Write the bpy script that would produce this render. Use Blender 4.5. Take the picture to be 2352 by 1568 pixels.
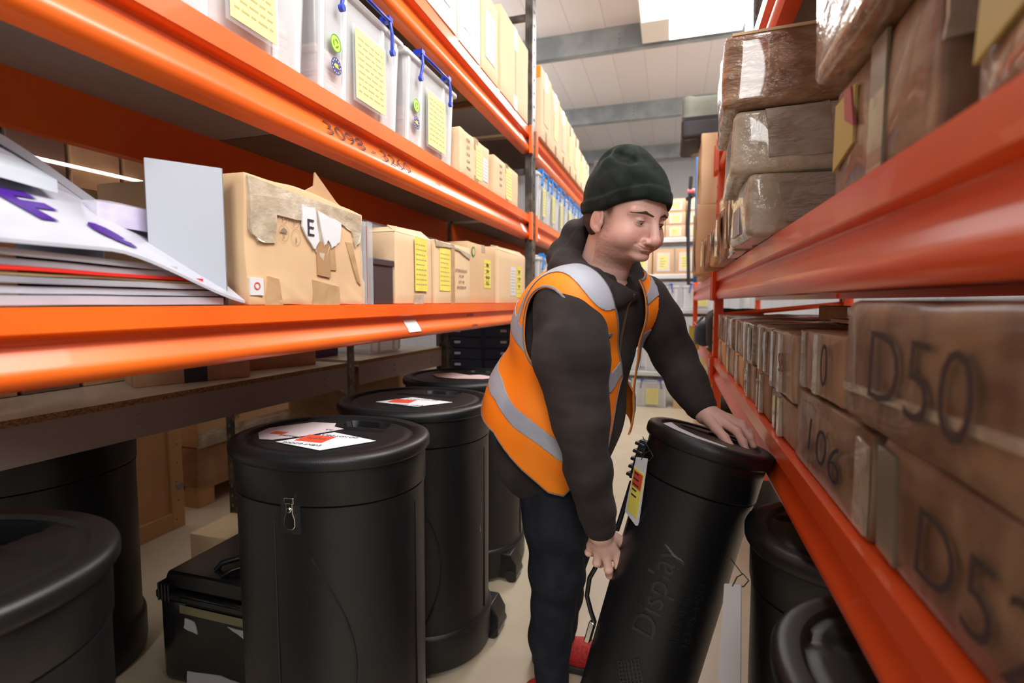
import bpy, bmesh, math, random
import numpy as np
from mathutils import Vector, Matrix, Euler
for o in list(bpy.data.objects): bpy.data.objects.remove(o)
SC = bpy.context.scene
COL = SC.collection
PI = math.pi
R = math.radians
# ------------------------------------------------------------------ camera, world, light
cd = bpy.data.cameras.new('camera'); cam = bpy.data.objects.new('camera', cd); COL.objects.link(cam)
cam.location = (0, 0, 1.2); cam.rotation_euler = (R(90-4.41), 0, R(17.184))
cd.sensor_width = 36; cd.lens = 18.061; cd.clip_start = 0.02
cd.dof.use_dof = True; cd.dof.focus_distance = 1.32; cd.dof.aperture_fstop = 2.6
SC.camera = cam
SC.view_settings.view_transform = 'Standard'; SC.view_settings.look = 'None'
SC.view_settings.exposure = 0.0; SC.view_settings.gamma = 1.0; SC.view_settings.use_curve_mapping = False
w = bpy.data.worlds.new('world'); SC.world = w; w.use_nodes = True
w.node_tree.nodes['Background'].inputs[0].default_value = (0.86, 0.92, 1.0, 1)
w.node_tree.nodes['Background'].inputs[1].default_value = 0.28
def area(name, loc, rot, sx, sy, power, col=(1, 1, 1)):
    l = bpy.data.lights.new(name, 'AREA'); l.shape = 'RECTANGLE'; l.size = sx; l.size_y = sy
    l.energy = power; l.color = col
    o = bpy.data.objects.new(name, l); COL.objects.link(o); o.location = loc
    o.rotation_euler = tuple(R(a) for a in rot); return o
area('rooflight_near', (0.75, 1.0, 3.55), (0, 22, 0), 1.0, 2.6, 120, (1, 0.985, 0.95))
area('rooflight_far', (-0.1, 5.6, 3.55), (0, 0, 0), 1.0, 2.4, 110, (1, 0.99, 0.97))
def aim(o, t):
    o.rotation_euler = (Vector(t)-o.location).to_track_quat('-Z', 'Y').to_euler()
aim(area('fill_behind_camera', (0.55, -2.5, 3.1), (0, 0, 0), 1.3, 1.3, 102, (1, 0.985, 0.96)), (-0.6, 1.6, 1.1))  # unseen fill lamp added behind the camera, aimed down the aisle
area('ceiling_fill', (2.3, 3.0, 2.7), (180, 0, 0), 1.5, 5.0, 130, (1, 0.985, 0.97))  # added lamp pointing up to brighten the ceiling, not a real fitting
area('ceiling_fill_rear', (-2.6, 4.5, 2.9), (180, 0, 0), 1.0, 4.0, 45, (1, 0.985, 0.97))  # second added upward lamp, brightens the ceiling over the left rear
area('rooflight_rear_left', (-3.3, 2.2, 3.5), (0, 0, 0), 1.2, 3.0, 26, (1, 0.93, 0.82))
area('rooflight_rear_right', (2.2, 2.6, 3.5), (0, 0, 0), 1.2, 3.0, 30, (1, 0.95, 0.88))

# ------------------------------------------------------------------ materials
MATS = {}
def mat(name, col, rough=0.6, metal=0.0, col2=None, scale=8.0, bump=0.0, bscale=40.0, stretch=(1, 1, 1),
        alpha=1.0, spec=0.5, emit=0.0, coat=0.0, trans=0.0, sss=0.0, thr=(0.4, 0.6), sheen=0.0, det=4.0):
    if name in MATS: return MATS[name]
    m = bpy.data.materials.new(name); m.use_nodes = True; nt = m.node_tree
    b = nt.nodes['Principled BSDF']
    b.inputs['Base Color'].default_value = (*col, 1); b.inputs['Roughness'].default_value = rough
    b.inputs['Metallic'].default_value = metal; b.inputs['Alpha'].default_value = alpha
    b.inputs['Specular IOR Level'].default_value = spec
    b.inputs['Coat Weight'].default_value = coat; b.inputs['Transmission Weight'].default_value = trans
    b.inputs['Sheen Weight'].default_value = sheen
    if sss:
        b.inputs['Subsurface Weight'].default_value = sss
        b.inputs['Subsurface Radius'].default_value = (0.012, 0.005, 0.003)
        b.inputs['Subsurface Scale'].default_value = 1.0
    if emit:
        b.inputs['Emission Color'].default_value = (*col, 1); b.inputs['Emission Strength'].default_value = emit
    if col2 is not None or bump:
        tc = nt.nodes.new('ShaderNodeTexCoord'); mp = nt.nodes.new('ShaderNodeMapping')
        mp.inputs['Scale'].default_value = stretch
        nt.links.new(tc.outputs['Object'], mp.inputs[0])
    if col2 is not None:
        n = nt.nodes.new('ShaderNodeTexNoise'); n.inputs['Scale'].default_value = scale; n.inputs['Detail'].default_value = det
        r = nt.nodes.new('ShaderNodeValToRGB')
        r.color_ramp.elements[0].position = thr[0]; r.color_ramp.elements[1].position = thr[1]
        r.color_ramp.elements[0].color = (*col, 1); r.color_ramp.elements[1].color = (*col2, 1)
        nt.links.new(mp.outputs[0], n.inputs[0]); nt.links.new(n.outputs[0], r.inputs[0])
        nt.links.new(r.outputs[0], b.inputs['Base Color'])
    if bump:
        n2 = nt.nodes.new('ShaderNodeTexNoise'); n2.inputs['Scale'].default_value = bscale; n2.inputs['Detail'].default_value = 5
        bp = nt.nodes.new('ShaderNodeBump'); bp.inputs['Strength'].default_value = min(1, bump)
        bp.inputs['Distance'].default_value = 0.004 * max(1, bump)
        nt.links.new(mp.outputs[0], n2.inputs[0]); nt.links.new(n2.outputs[0], bp.inputs['Height'])
        nt.links.new(bp.outputs[0], b.inputs['Normal'])
    MATS[name] = m
    return m
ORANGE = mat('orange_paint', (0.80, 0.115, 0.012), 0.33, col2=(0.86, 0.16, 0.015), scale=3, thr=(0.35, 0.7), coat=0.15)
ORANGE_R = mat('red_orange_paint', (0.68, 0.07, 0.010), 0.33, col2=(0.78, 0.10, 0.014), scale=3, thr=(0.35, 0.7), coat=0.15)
DSTEEL = mat('worn_dark_steel', (0.07, 0.06, 0.055), 0.4, 0.6, (0.16, 0.14, 0.12), 14, 0.2, 60)
GALV = mat('galvanised_steel', (0.30, 0.34, 0.36), 0.5, 0.5, (0.42, 0.46, 0.48), 4, 0.1, 30)
SHELFW = mat('white_shelf_metal', (0.62, 0.66, 0.66), 0.35, 0.2)
GREYSH = mat('grey_shelf_paint', (0.30, 0.25, 0.24), 0.5)
KRAFT = mat('kraft_card', (0.60, 0.40, 0.225), 0.78, 0, (0.66, 0.45, 0.26), 5, 0.12, 90, (1, 1, 0.25))
KRAFT2 = mat('kraft_card_pale', (0.68, 0.49, 0.30), 0.78, 0, (0.73, 0.54, 0.34), 4, 0.12, 90, (1, 1, 0.25))
KRAFT3 = mat('kraft_card_brown', (0.34, 0.19, 0.10), 0.72, 0, (0.44, 0.26, 0.14), 9, 0.25, 50)
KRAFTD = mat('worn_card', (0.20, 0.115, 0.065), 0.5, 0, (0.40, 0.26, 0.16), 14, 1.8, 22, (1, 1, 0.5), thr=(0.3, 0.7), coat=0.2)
TAPE = mat('brown_parcel_tape', (0.42, 0.27, 0.14), 0.22, 0, (0.50, 0.33, 0.18), 18, 0.5, 30, coat=0.4)
TAPEC = mat('clear_parcel_tape', (0.50, 0.42, 0.30), 0.12, 0, (0.62, 0.55, 0.43), 20, 2.2, 22, coat=0.7, alpha=0.8)
TAPEW = mat('creased_clear_film', (0.46, 0.41, 0.35), 0.12, 0, (0.32, 0.24, 0.17), 9, 3.0, 24, (1, 1, 2.5), coat=0.9, alpha=0.9)
CREASE = mat('creased_brown_tape', (0.25, 0.14, 0.08), 0.16, 0, (0.40, 0.25, 0.15), 10, 4.0, 13, (1, 1, 3.0), coat=0.8)
WHITEP = mat('white_paper', (0.66, 0.66, 0.69), 0.6)
YEL = mat('yellow_label', (0.78, 0.70, 0.13), 0.6, 0, (0.74, 0.62, 0.10), 12)
YELP = mat('pale_yellow_label', (0.76, 0.73, 0.28), 0.6)
INK = mat('black_ink', (0.02, 0.018, 0.03), 0.7)
INKR = mat('red_ink', (0.20, 0.04, 0.035), 0.7)
INKG = mat('grey_print', (0.22, 0.17, 0.12), 0.8)
REDL = mat('red_label_print', (0.62, 0.075, 0.035), 0.5)
BLACKP = mat('black_moulded_plastic', (0.006, 0.0065, 0.0075), 0.40, bump=0.16, bscale=420, spec=0.45)
BLACKG = mat('black_gloss_plastic', (0.012, 0.013, 0.014), 0.22)
CHROME = mat('chrome_latch', (0.75, 0.75, 0.72), 0.18, 1.0)
PLASTIC = mat('frosted_clear_plastic', (0.86, 0.89, 0.91), 0.25, alpha=0.52)
PLASTIC2 = mat('clear_lid_plastic', (0.86, 0.90, 0.91), 0.2, alpha=0.62)
ACRYL = mat('clear_acrylic', (0.75, 0.80, 0.84), 0.06, alpha=0.18)
BLUEH = mat('blue_handle_plastic', (0.015, 0.04, 0.42), 0.3)
BLUEB = mat('bright_blue_plastic', (0.01, 0.22, 0.72), 0.3)
GREENS = mat('green_sticker', (0.42, 0.68, 0.03), 0.5)
GREEND = mat('dark_green_print', (0.02, 0.26, 0.06), 0.5)
NAVY = mat('navy_print', (0.02, 0.03, 0.22), 0.5)
YELS = mat('yellow_print', (0.80, 0.66, 0.05), 0.5)
GREYB = mat('grey_melamine', (0.33, 0.33, 0.33), 0.5, 0, (0.37, 0.365, 0.36), 2)
HARDB = mat('brown_hardboard', (0.17, 0.115, 0.08), 0.7, 0, (0.21, 0.15, 0.105), 3)
CHIP = mat('chipboard_edge', (0.33, 0.19, 0.08), 0.8, 0, (0.16, 0.085, 0.035), 160, 0.3, 120, det=2)
CHIPT = mat('chipboard_top', (0.42, 0.35, 0.26), 0.32, 0, (0.47, 0.40, 0.31), 30)
PLY = mat('plywood', (0.62, 0.36, 0.17), 0.6, 0, (0.52, 0.28, 0.12), 3.0, 0.1, 12, (1, 6, 0.5), thr=(0.35, 0.7))
PINE = mat('pine_wood', (0.66, 0.42, 0.20), 0.6, 0, (0.55, 0.31, 0.13), 3.0, 0.1, 12, (1, 6, 0.4), thr=(0.35, 0.7))
REDB = mat('dark_brown_board', (0.14, 0.075, 0.05), 0.7)
FOAMB = mat('white_foam_board', (0.40, 0.43, 0.49), 0.6)
GREYE = mat('grey_edge', (0.25, 0.26, 0.28), 0.6)
PURPLE = mat('purple_print', (0.055, 0.01, 0.22), 0.4)
ORPRINT = mat('orange_print', (0.86, 0.28, 0.01), 0.5)
ORLEAF = mat('orange_leaflet', (0.72, 0.13, 0.03), 0.35, 0, (0.60, 0.22, 0.10), 6)
BLUEL = mat('blue_leaflet', (0.10, 0.22, 0.62), 0.4)
POLY = mat('grey_poly_mailer', (0.26, 0.27, 0.31), 0.28, 0, (0.40, 0.41, 0.46), 5, 0.4, 14, coat=0.3)
POLYW = mat('white_poly_mailer', (0.50, 0.51, 0.58), 0.3, 0, (0.42, 0.43, 0.50), 6, 0.4, 14, coat=0.3)
REDP = mat('red_folder', (0.68, 0.03, 0.02), 0.35)
TANP = mat('manila_paper', (0.62, 0.44, 0.20), 0.6)
BAGG = mat('grey_green_canvas', (0.17, 0.185, 0.155), 0.75, 0, (0.22, 0.235, 0.2), 10, 0.3, 120)
BAGD = mat('charcoal_canvas', (0.03, 0.03, 0.035), 0.7, bump=0.3, bscale=120)
DARKB = mat('dark_brown_box', (0.05, 0.03, 0.03), 0.5)
ORGB = mat('navy_drawer_plastic', (0.03, 0.035, 0.07), 0.35)
PINKC = mat('pink_paper_stack', (0.60, 0.30, 0.28), 0.7, 0, (0.72, 0.62, 0.60), 3, stretch=(0.3, 0.3, 30))

# ------------------------------------------------------------------ mesh helpers
class MB:
    def __init__(s): s.v = []; s.f = []
    def add(s, vs, fs, M=None):
        n = len(s.v)
        s.v += [tuple(M @ Vector(v)) if M is not None else tuple(v) for v in vs]
        s.f += [tuple(i + n for i in f) for f in fs]; return s
    def box(s, x0, x1, y0, y1, z0, z1, M=None):
        vs = [(x0,y0,z0),(x1,y0,z0),(x1,y1,z0),(x0,y1,z0),(x0,y0,z1),(x1,y0,z1),(x1,y1,z1),(x0,y1,z1)]
        fs = [(0,3,2,1),(4,5,6,7),(0,1,5,4),(1,2,6,5),(2,3,7,6),(3,0,4,7)]
        return s.add(vs, fs, M)
    def prism(s, prof, y0, y1, M=None, cap=True):
        """prof: list of (x,z); extruded along y"""
        n = len(prof); vs = [(x, y0, z) for x, z in prof] + [(x, y1, z) for x, z in prof]
        fs = [(i, (i+1) % n, n+(i+1) % n, n+i) for i in range(n)]
        if cap: fs += [tuple(range(n-1, -1, -1)), tuple(range(n, 2*n))]
        return s.add(vs, fs, M)
    def tube(s, pts, r, k=8, M=None, cap=True):
        pts = [Vector(p) for p in pts]; vs = []; fs = []
        up = Vector((0, 0, 1)); prev = None
        for i, p in enumerate(pts):
            t = (pts[min(i+1, len(pts)-1)] - pts[max(i-1, 0)]).normalized()
            a = prev - t * prev.dot(t) if prev is not None else (up if abs(t.z) < 0.9 else Vector((1, 0, 0))).cross(t)
            a.normalize(); prev = a; b = t.cross(a)
            rr = r[i] if isinstance(r, (list, tuple)) else r
            for j in range(k):
                th = 2*PI*j/k; vs.append(p + a*math.cos(th)*rr + b*math.sin(th)*rr)
        for i in range(len(pts)-1):
            for j in range(k):
                fs.append((i*k+j, i*k+(j+1) % k, (i+1)*k+(j+1) % k, (i+1)*k+j))
        if cap: fs += [tuple(range(k-1, -1, -1)), tuple(range((len(pts)-1)*k, len(pts)*k))]
        return s.add(vs, fs, M)
    def cyl(s, c, r, h, k=24, axis='z', M=None):
        c = Vector(c); d = {'x': Vector((1,0,0)), 'y': Vector((0,1,0)), 'z': Vector((0,0,1))}[axis]
        return s.tube([c, c + d*h], r, k, M)
    def disc(s, c, r, k=24, axis='y'):
        vs = [(c[0]+r*math.cos(2*PI*i/k), c[1], c[2]+r*math.sin(2*PI*i/k)) for i in range(k)]
        return s.add(vs, [tuple(range(k))])
    def build(s, name, m, parent=None, smooth=None, bevel=0.0, loc=None, seg=2):
        me = bpy.data.meshes.new(name); me.from_pydata(s.v, [], s.f); me.update()
        if bevel:
            bm = bmesh.new(); bm.from_mesh(me)
            bmesh.ops.recalc_face_normals(bm, faces=bm.faces)
            bm.to_mesh(me); bm.free()
        o = bpy.data.objects.new(name, me); COL.objects.link(o)
        for mm in (m if isinstance(m, (list, tuple)) else [m]): me.materials.append(mm)
        if bevel:
            md = o.modifiers.new('bevel', 'BEVEL'); md.width = bevel; md.segments = seg; md.limit_method = 'ANGLE'
            for p in me.polygons: p.use_smooth = True
            me.set_sharp_from_angle(angle=R(50))
        elif smooth is not None:
            for p in me.polygons: p.use_smooth = True
            me.set_sharp_from_angle(angle=R(smooth))
        if parent is not None: o.parent = parent
        if loc is not None: o.location = loc
        return o
def tag(o, label=None, cat=None, group=None, kind=None):
    if label: o['label'] = label
    if cat: o['category'] = cat
    if group: o['group'] = group
    if kind: o['kind'] = kind
    return o
def empty(name, loc, rz=0, label=None, cat=None, group=None, rot=None):
    o = bpy.data.objects.new(name, None); COL.objects.link(o); o.location = loc
    o.rotation_euler = rot if rot is not None else (0, 0, rz); o.empty_display_size = 0.05
    return tag(o, label, cat, group)
def copy_tree(o, loc=None, rz=None, label=None, parent=None):
    c = o.copy(); COL.objects.link(c); c.parent = parent
    if loc is not None: c.location = loc
    if rz is not None: c.rotation_euler = (0, 0, rz)
    if label: c['label'] = label
    for ch in list(o.children): copy_tree(ch, parent=c)
    return c
def obj_from(vs, fs, name, m, parent=None, smooth=True, angle=None):
    me = bpy.data.meshes.new(name); me.from_pydata([tuple(map(float, v)) for v in vs], [], [tuple(map(int, f)) for f in fs]); me.update()
    for mm in (m if isinstance(m, (list, tuple)) else [m]): me.materials.append(mm)
    if smooth:
        me.polygons.foreach_set('use_smooth', [True]*len(me.polygons))
        if angle: me.set_sharp_from_angle(angle=R(angle))
    o = bpy.data.objects.new(name, me); COL.objects.link(o)
    if parent is not None: o.parent = parent
    return o
def textmesh(body, size=0.05, extrude=0.0004, bold=0.0, align='CENTER', spacing=1.0):
    cu = bpy.data.curves.new('t', 'FONT'); cu.body = body; cu.size = size; cu.extrude = extrude
    cu.offset = bold; cu.align_x = align; cu.align_y = 'CENTER'; cu.resolution_u = 3; cu.space_character = spacing
    o = bpy.data.objects.new('t', cu); COL.objects.link(o)
    dg = bpy.context.evaluated_depsgraph_get(); me = bpy.data.meshes.new_from_object(o.evaluated_get(dg))
    vs = [tuple(v.co) for v in me.vertices]; fs = [tuple(p.vertices) for p in me.polygons]
    bpy.data.objects.remove(o); bpy.data.curves.remove(cu); bpy.data.meshes.remove(me)
    return vs, fs
def front_text(parent, body, u, v, size, m=None, y=-0.002, rot=0.0, bold=0.0, name='lettering', sx=1.0):
    """text on a front (local -y) face, centre at (u, v)"""
    vs, fs = textmesh(body, size, 0.0003, bold)
    c, s = math.cos(rot), math.sin(rot)
    vv = [(u + sx*(x*c - z*s), y - zz, v + x*s + z*c) for x, z, zz in vs]
    return obj_from(vv, fs, name, m or INK, parent, smooth=False)
def noise3(p, f, seed=0):
    """cheap smooth vector-free noise, p: (n,3) array"""
    rs = np.random.RandomState(seed); out = np.zeros(len(p))
    for k in range(6):
        d = rs.normal(size=3); d /= np.linalg.norm(d); ph = rs.uniform(0, 6.28)
        out += np.sin(p @ d * f * (0.6 + 0.25*k) + ph)
    return out/6
def softbox(w, d, h, r=0.006, n=10, bulge=0.0, noise=0.0, seed=0, f=30, lean=(0, 0)):
    """rounded, slightly battered box. front centre at origin, bottom z=0, y from 0 to d"""
    bm = bmesh.new(); bmesh.ops.create_cube(bm, size=2)
    bmesh.ops.subdivide_edges(bm, edges=bm.edges, cuts=n, use_grid_fill=True)
    P = np.array([v.co[:] for v in bm.verts]); half = np.array([w/2, d/2, h/2])
    # one grid line exactly where the rounded edge begins
    gn = 1-2/(n+1); A_ = np.abs(P); inner = half - r
    Q = np.sign(P)*np.where(A_ > gn+1e-4, half, A_/gn*inner)
    core = np.clip(Q, -inner, inner); e = Q - core; L = np.linalg.norm(e, axis=1); ok = L > 1e-9
    Q[ok] = core[ok] + e[ok]/L[ok, None]*r
    u = Q/half
    if bulge:
        for ax in range(3):
            o1, o2 = [a for a in range(3) if a != ax]
            Q[:, ax] += np.sign(u[:, ax])*(np.abs(u[:, ax]) > 0.98)*bulge*(1-u[:, o1]**2)*(1-u[:, o2]**2)
    if noise:
        for ax in range(3): Q[:, ax] += noise*noise3(Q, f, seed*7+ax)
    Q += np.array([0, d/2, h/2])
    if noise: Q[:, 2] = np.maximum(Q[:, 2], 0)
    Q[:, 0] += lean[0]*Q[:, 2]; Q[:, 1] += lean[1]*Q[:, 2]
    for v, q in zip(bm.verts, Q): v.co = q
    me = bpy.data.meshes.new('box'); bm.to_mesh(me); bm.free()
    for p in me.polygons: p.use_smooth = True
    if r < 0.0075: me.set_sharp_from_angle(angle=R(38))
    return me
def mesh_part(name, me, m, parent):
    o = bpy.data.objects.new(name, me); COL.objects.link(o); o.data.materials.clear(); o.data.materials.append(m); o.parent = parent
    return o
FL, FR, FB = PI/2, -PI/2, 0.0     # facing: left rack (+x), right rack (-x), back (-y)
def label_part(root, u, v, w, h, m=None, lines=0, y=-0.0015, ink=None, name='label', seed=0, t=0.0006):
    o = MB().box(u-w/2, u+w/2, y-t, y+t*0.2, v-h/2, v+h/2).build(name, m or YEL, root)
    if lines:
        rnd = random.Random(seed); mb = MB()
        for i in range(lines):
            z = v + h*0.42 - h*0.84*(i+0.5)/lines
            a = rnd.uniform(0.28, 0.42); x = -w*0.42
            while x < w*a:
                ln = rnd.uniform(0.08, 0.22)*w
                mb.box(u+x, u+min(x+ln, w*0.42), y-t*1.6, y-t, z-h*0.012, z+h*0.012); x += ln + w*0.04
        mb.build('print', ink or mat('faint_print', (0.42, 0.36, 0.14), 0.7), o)
    return o
def carton(label, loc, w, d, h, face, m=None, tape=True, cat='cardboard box', group=None, name='cardboard_box', tint=0,
           noise=0.001, seed=0, r=0.0025, bulge=0.0, top_tape=None, rz=0.0, flaps=False, n=8):
    root = empty(name, loc, face + rz, label, cat, group)
    b = mesh_part('carton_body', softbox(w, d, h, r, n, bulge, noise, seed), m or KRAFT, root)
    if tape:
        t = MB(); tw = min(0.05, w*0.3)
        t.box(-tw/2, tw/2, -0.0012-bulge*0.9, 0.001, h*0.74, h); t.box(-tw/2, tw/2, 0, d, h-0.001+bulge, h+0.0008+bulge)
        t.box(-tw/2, tw/2, -0.0012-bulge*0.9, 0.001, 0.0, h*0.16)
        t.build('tape', TAPE, root)
    return root
# ------------------------------------------------------------------ the building
def struct(o): o['kind'] = 'structure'; return o
FLOORM = mat('painted_concrete_floor', (0.56, 0.475, 0.345), 0.42, 0, (0.50, 0.42, 0.30), 5, 0.1, 60, thr=(0.3, 0.75))
CEILM = bpy.data.materials.new('profiled_ceiling_sheet'); CEILM.use_nodes = True
_n = CEILM.node_tree; _b = _n.nodes['Principled BSDF']; _b.inputs['Roughness'].default_value = 0.55
_tc = _n.nodes.new('ShaderNodeTexCoord'); _w = _n.nodes.new('ShaderNodeTexBrick')
_w.offset = 0; _w.inputs['Scale'].default_value = 1.0; _w.inputs['Mortar Size'].default_value = 0.004
_w.inputs['Brick Width'].default_value = 0.33; _w.inputs['Row Height'].default_value = 60
_w.inputs['Color1'].default_value = (0.76, 0.73, 0.735, 1); _w.inputs['Color2'].default_value = (0.80, 0.77, 0.775, 1); _w.inputs['Mortar'].default_value = (0.60, 0.57, 0.58, 1)
_n.links.new(_tc.outputs['Object'], _w.inputs['Vector']); _n.links.new(_w.outputs['Color'], _b.inputs['Base Color'])
struct(MB().box(-5, 4, -2.8, 9.6, -0.1, 0).build('floor', FLOORM))
struct(MB().box(-5, 4, -2.8, 9.6, 3.82, 3.9).build('ceiling', CEILM))
WALLM = mat('pale_wall_sheet', (0.60, 0.60, 0.63), 0.6)
struct(MB().box(-5, 4, 9.5, 9.6, 0, 3.9).build('wall_back', WALLM))
struct(MB().box(-5.1, -5, -2.8, 9.6, 0, 3.9).build('wall_left', WALLM))
struct(MB().box(4, 4.1, -2.8, 9.6, 0, 3.9).build('wall_right', WALLM))
_s = MB()
for i in range(28): _s.box(-5+i*0.33, -5+i*0.33+0.004, 9.496, 9.5, 0, 3.82)
struct(_s.build('trim_1', mat('wall_seam', (0.42, 0.42, 0.45), 0.6)))
for k, Y in enumerate((3.18, 5.18, 7.15, 9.16)):
    p = MB()
    p.prism([(0, 3.60), (0, 3.818)], 0, 0) if False else None
    prof = [(0, 3.60), (-0.0, 3.818), (0.065, 3.818), (0.065, 3.812), (0.005, 3.812), (0.005, 3.606), (0.065, 3.606), (0.065, 3.60)]
    # extruded along x: swap axes by hand
    vs = [(-4.99, Y+a, z) for a, z in prof] + [(3.99, Y+a, z) for a, z in prof]; n = len(prof)
    p.add(vs, [(i, (i+1) % n, n+(i+1) % n, n+i) for i in range(n)])
    p.box(-4.99, 3.99, Y+0.0, Y+0.065, 3.597, 3.603)
    o = p.build('roof_purlin', GALV); o['kind'] = 'structure'
    o['label'] = ['grey steel roof purlin nearest the camera, above the frame', 'grey steel roof purlin running under the bright rooflight', 'grey steel roof purlin behind the grey canvas bag', 'grey steel roof purlin at the far end wall'][k]
    o['category'] = 'roof beam'
    bl = MB()
    for i in range(9):
        for z in (3.66, 3.70, 3.74): bl.cyl((-4+i*0.93+0.68, Y-0.004, z), 0.006, 0.006, 8, 'y')
    bl.build('bolt', DSTEEL, o)
# rooflight
LIT = mat('lit_rooflight_panel', (1.0, 0.995, 0.97), 0.5, emit=3.2)
rl = empty('rooflight', (0.12, 4.45, 3.6), 0, 'white rooflight box glowing under the first purlin', 'rooflight'); rl['kind'] = 'structure'
MB().box(-0.43, 0.42, -0.9, 0.66, -0.01, 0.2).build('rooflight_case', mat('white_panel', (0.78, 0.77, 0.73), 0.6), rl)
MB().box(-0.19, 0.42, 0.30, 0.65, -0.014, -0.010).build('lit_panel', LIT, rl)
MB().box(-0.42, 0.42, -0.85, 0.28, -0.014, -0.010).build('lit_panel', mat('lit_rooflight_panel_soft', (1.0, 0.98, 0.95), 0.5, emit=0.9), rl)

# ------------------------------------------------------------------ orange racking
BP = [(0, 0), (0.0, -0.043), (-0.003, -0.046), (-0.020, -0.049), (-0.023, -0.053), (-0.023, -0.062), (-0.020, -0.070), (-0.005, -0.098),
      (-0.001, -0.106), (0.0, -0.112), (-0.001, -0.121), (-0.005, -0.130), (-0.012, -0.136), (-0.05, -0.137), (-0.05, 0)]
def beam(root, side, xf, y0, y1, ztop, m=ORANGE, sc=1.0, name='beam'):
    """side=+1: face looks to +x"""
    prof = [(xf + side*dx, ztop + dz*sc) for dx, dz in BP]
    if side > 0: prof = prof[::-1]
    o = MB().prism(prof, y0, y1).build(name, m, root, smooth=35)
    return o
def clip(root, side, xf, y, ztop, m=ORANGE):
    mb = MB(); a, b = (xf-0.012, xf+0.006) if side > 0 else (xf-0.006, xf+0.012)
    mb.box(a, b, y, y+0.035, ztop-0.145, ztop+0.012)
    mb.build('beam_connector', m, root, bevel=0.002)
def upright(root, x, y, z1, m, wx=0.045, wy=0.075):
    mb = MB(); mb.box(x-wx/2, x+wx/2, y-wy/2, y+wy/2, 0, z1); mb.box(x-0.06, x+0.06, y-0.06, y+0.06, 0, 0.006)
    o = mb.build('upright', m, root, bevel=0.004)
    h = MB(); z = 0.15
    while z < z1-0.05:
        for s in (-1, 1): h.box(x+s*(wx/2+0.0005)-0.0005, x+s*(wx/2+0.0005)+0.0005, y-0.012, y+0.012, z, z+0.014)
        z += 0.075
    h.build('slot', INK, o)
XL, XR = -0.80, 0.22
rackL = empty('pallet_rack', (0, 0, 0), 0, 'orange pallet rack along the left of the aisle with three beam levels', 'racking')
YP = 2.99
LEV = [(1.193, 'low'), (1.706, 'mid'), (2.196, 'up')]
for z, _ in LEV:
    _s = 0.81 if z < 1.3 else 1.0
    beam(rackL, 1, XL, 0.16, YP-0.04, z, sc=_s); beam(rackL, -1, -1.38, 0.16, YP-0.04, z)
    beam(rackL, 1, XL, YP+0.04, 5.70, z, sc=_s); beam(rackL, -1, -1.38, YP+0.04, 5.70, z)
    clip(rackL, 1, XL+0.012, YP-0.075, z); clip(rackL, 1, XL+0.012, YP+0.04, z)
for yy, zt in ((0.12, 3.1), (YP, 3.2), (5.74, 2.72)):
    upright(rackL, XL-0.012, yy, zt, DSTEEL); upright(rackL, -1.36, yy, zt, DSTEEL)
    for z in (0.2, 1.95, 2.82 if zt > 2.9 else 2.5): MB().box(-1.338, -0.837, yy-0.015, yy+0.015, z, z+0.03).build('brace', DSTEEL, rackL)
    for z0, z1 in ((0.25, 0.75), (2.24, 2.81 if zt > 2.9 else 2.49)): MB().tube([(-0.84, yy, z0), (-1.335, yy, z1)], 0.014, 6).build('diagonal_brace', DSTEEL, rackL)
def deck(root, x0, x1, y0, y1, ztop, m, t=0.018, edge=None):
    return MB().box(x0, x1, y0, y1, ztop-t, ztop).build('deck_board', m, root)
for i, (z, _) in enumerate(LEV):
    ys = {0: [(0.16, 2.94, GREYB)], 1: [(0.16, 1.27, GREYB), (1.275, 2.94, HARDB)], 2: [(0.16, 2.42, HARDB), (2.45, 2.94, GREYE)]}[i]
    for a, b_, m in ys: deck(rackL, -1.378, XL-0.002, a, b_, z-0.0005, m, 0.016)
    deck(rackL, -1.378, XL-0.002, 3.03, 5.68, z-0.0005, HARDB, 0.016)
MB().box(-1.37, XL-0.055, 2.425, 2.445, 2.155, 2.178).build('chipboard_strip', CHIP, rackL)
# writing and stickers on the left beams
def face_write(root, body, y, z, size, m=INK, x=XL, ang=0.0, bold=0.0, sy=1.0, lean=0.0):
    """writing on a +x looking surface; text runs along +y"""
    vs, fs = textmesh(body, size, 0.0002, bold-size*0.014)
    c, s = math.cos(ang), math.sin(ang)
    vv = []
    for a, b_, e in vs:
        a *= sy
        yy, zz = a*c - b_*s, a*s + b_*c
        vv.append((x + e + lean*zz, y+yy, z+zz))
    return obj_from(vv, fs, 'marker_writing', m, root, smooth=False)
# slope of the web: between dz -.070 (x -.020) and -.098 (x -.005): x grows downward
face_write(rackL, '3098 - 3260', 1.30, 1.706-0.083, 0.047, x=XL-0.0125+0.0032, lean=-0.015/0.028, sy=1.9)
face_write(rackL, '\u2192', 1.72, 1.706-0.084, 0.030, x=XL-0.0125+0.0032, lean=-0.015/0.028, sy=1.6)
face_write(rackL, '01/7857', 2.05, 1.193-0.050, 0.016, x=XL-0.0205, lean=0, sy=1.5)
face_write(rackL, '01/8281', 2.05, 1.193-0.092, 0.013, x=XL+0.0012, lean=0, sy=1.6)
def beam_sticker(y, w, ztop, m=WHITEP):
    sc = 0.81 if ztop < 1.3 else 1.0
    mb = MB(); pr = [(-0.0215, -0.064), (-0.019, -0.071), (-0.004, -0.099), (0.0008, -0.112)]
    vs = []; fs = []
    for yy in (y, y+w):
        vs += [(XL+a+0.0012, yy, ztop+b_*sc) for a, b_ in pr]
    for k in range(3): fs.append((k, k+1, 4+k+1, 4+k))
    mb.add(vs, fs); o = mb.build('paper_sticker', m, rackL); return o
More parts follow.
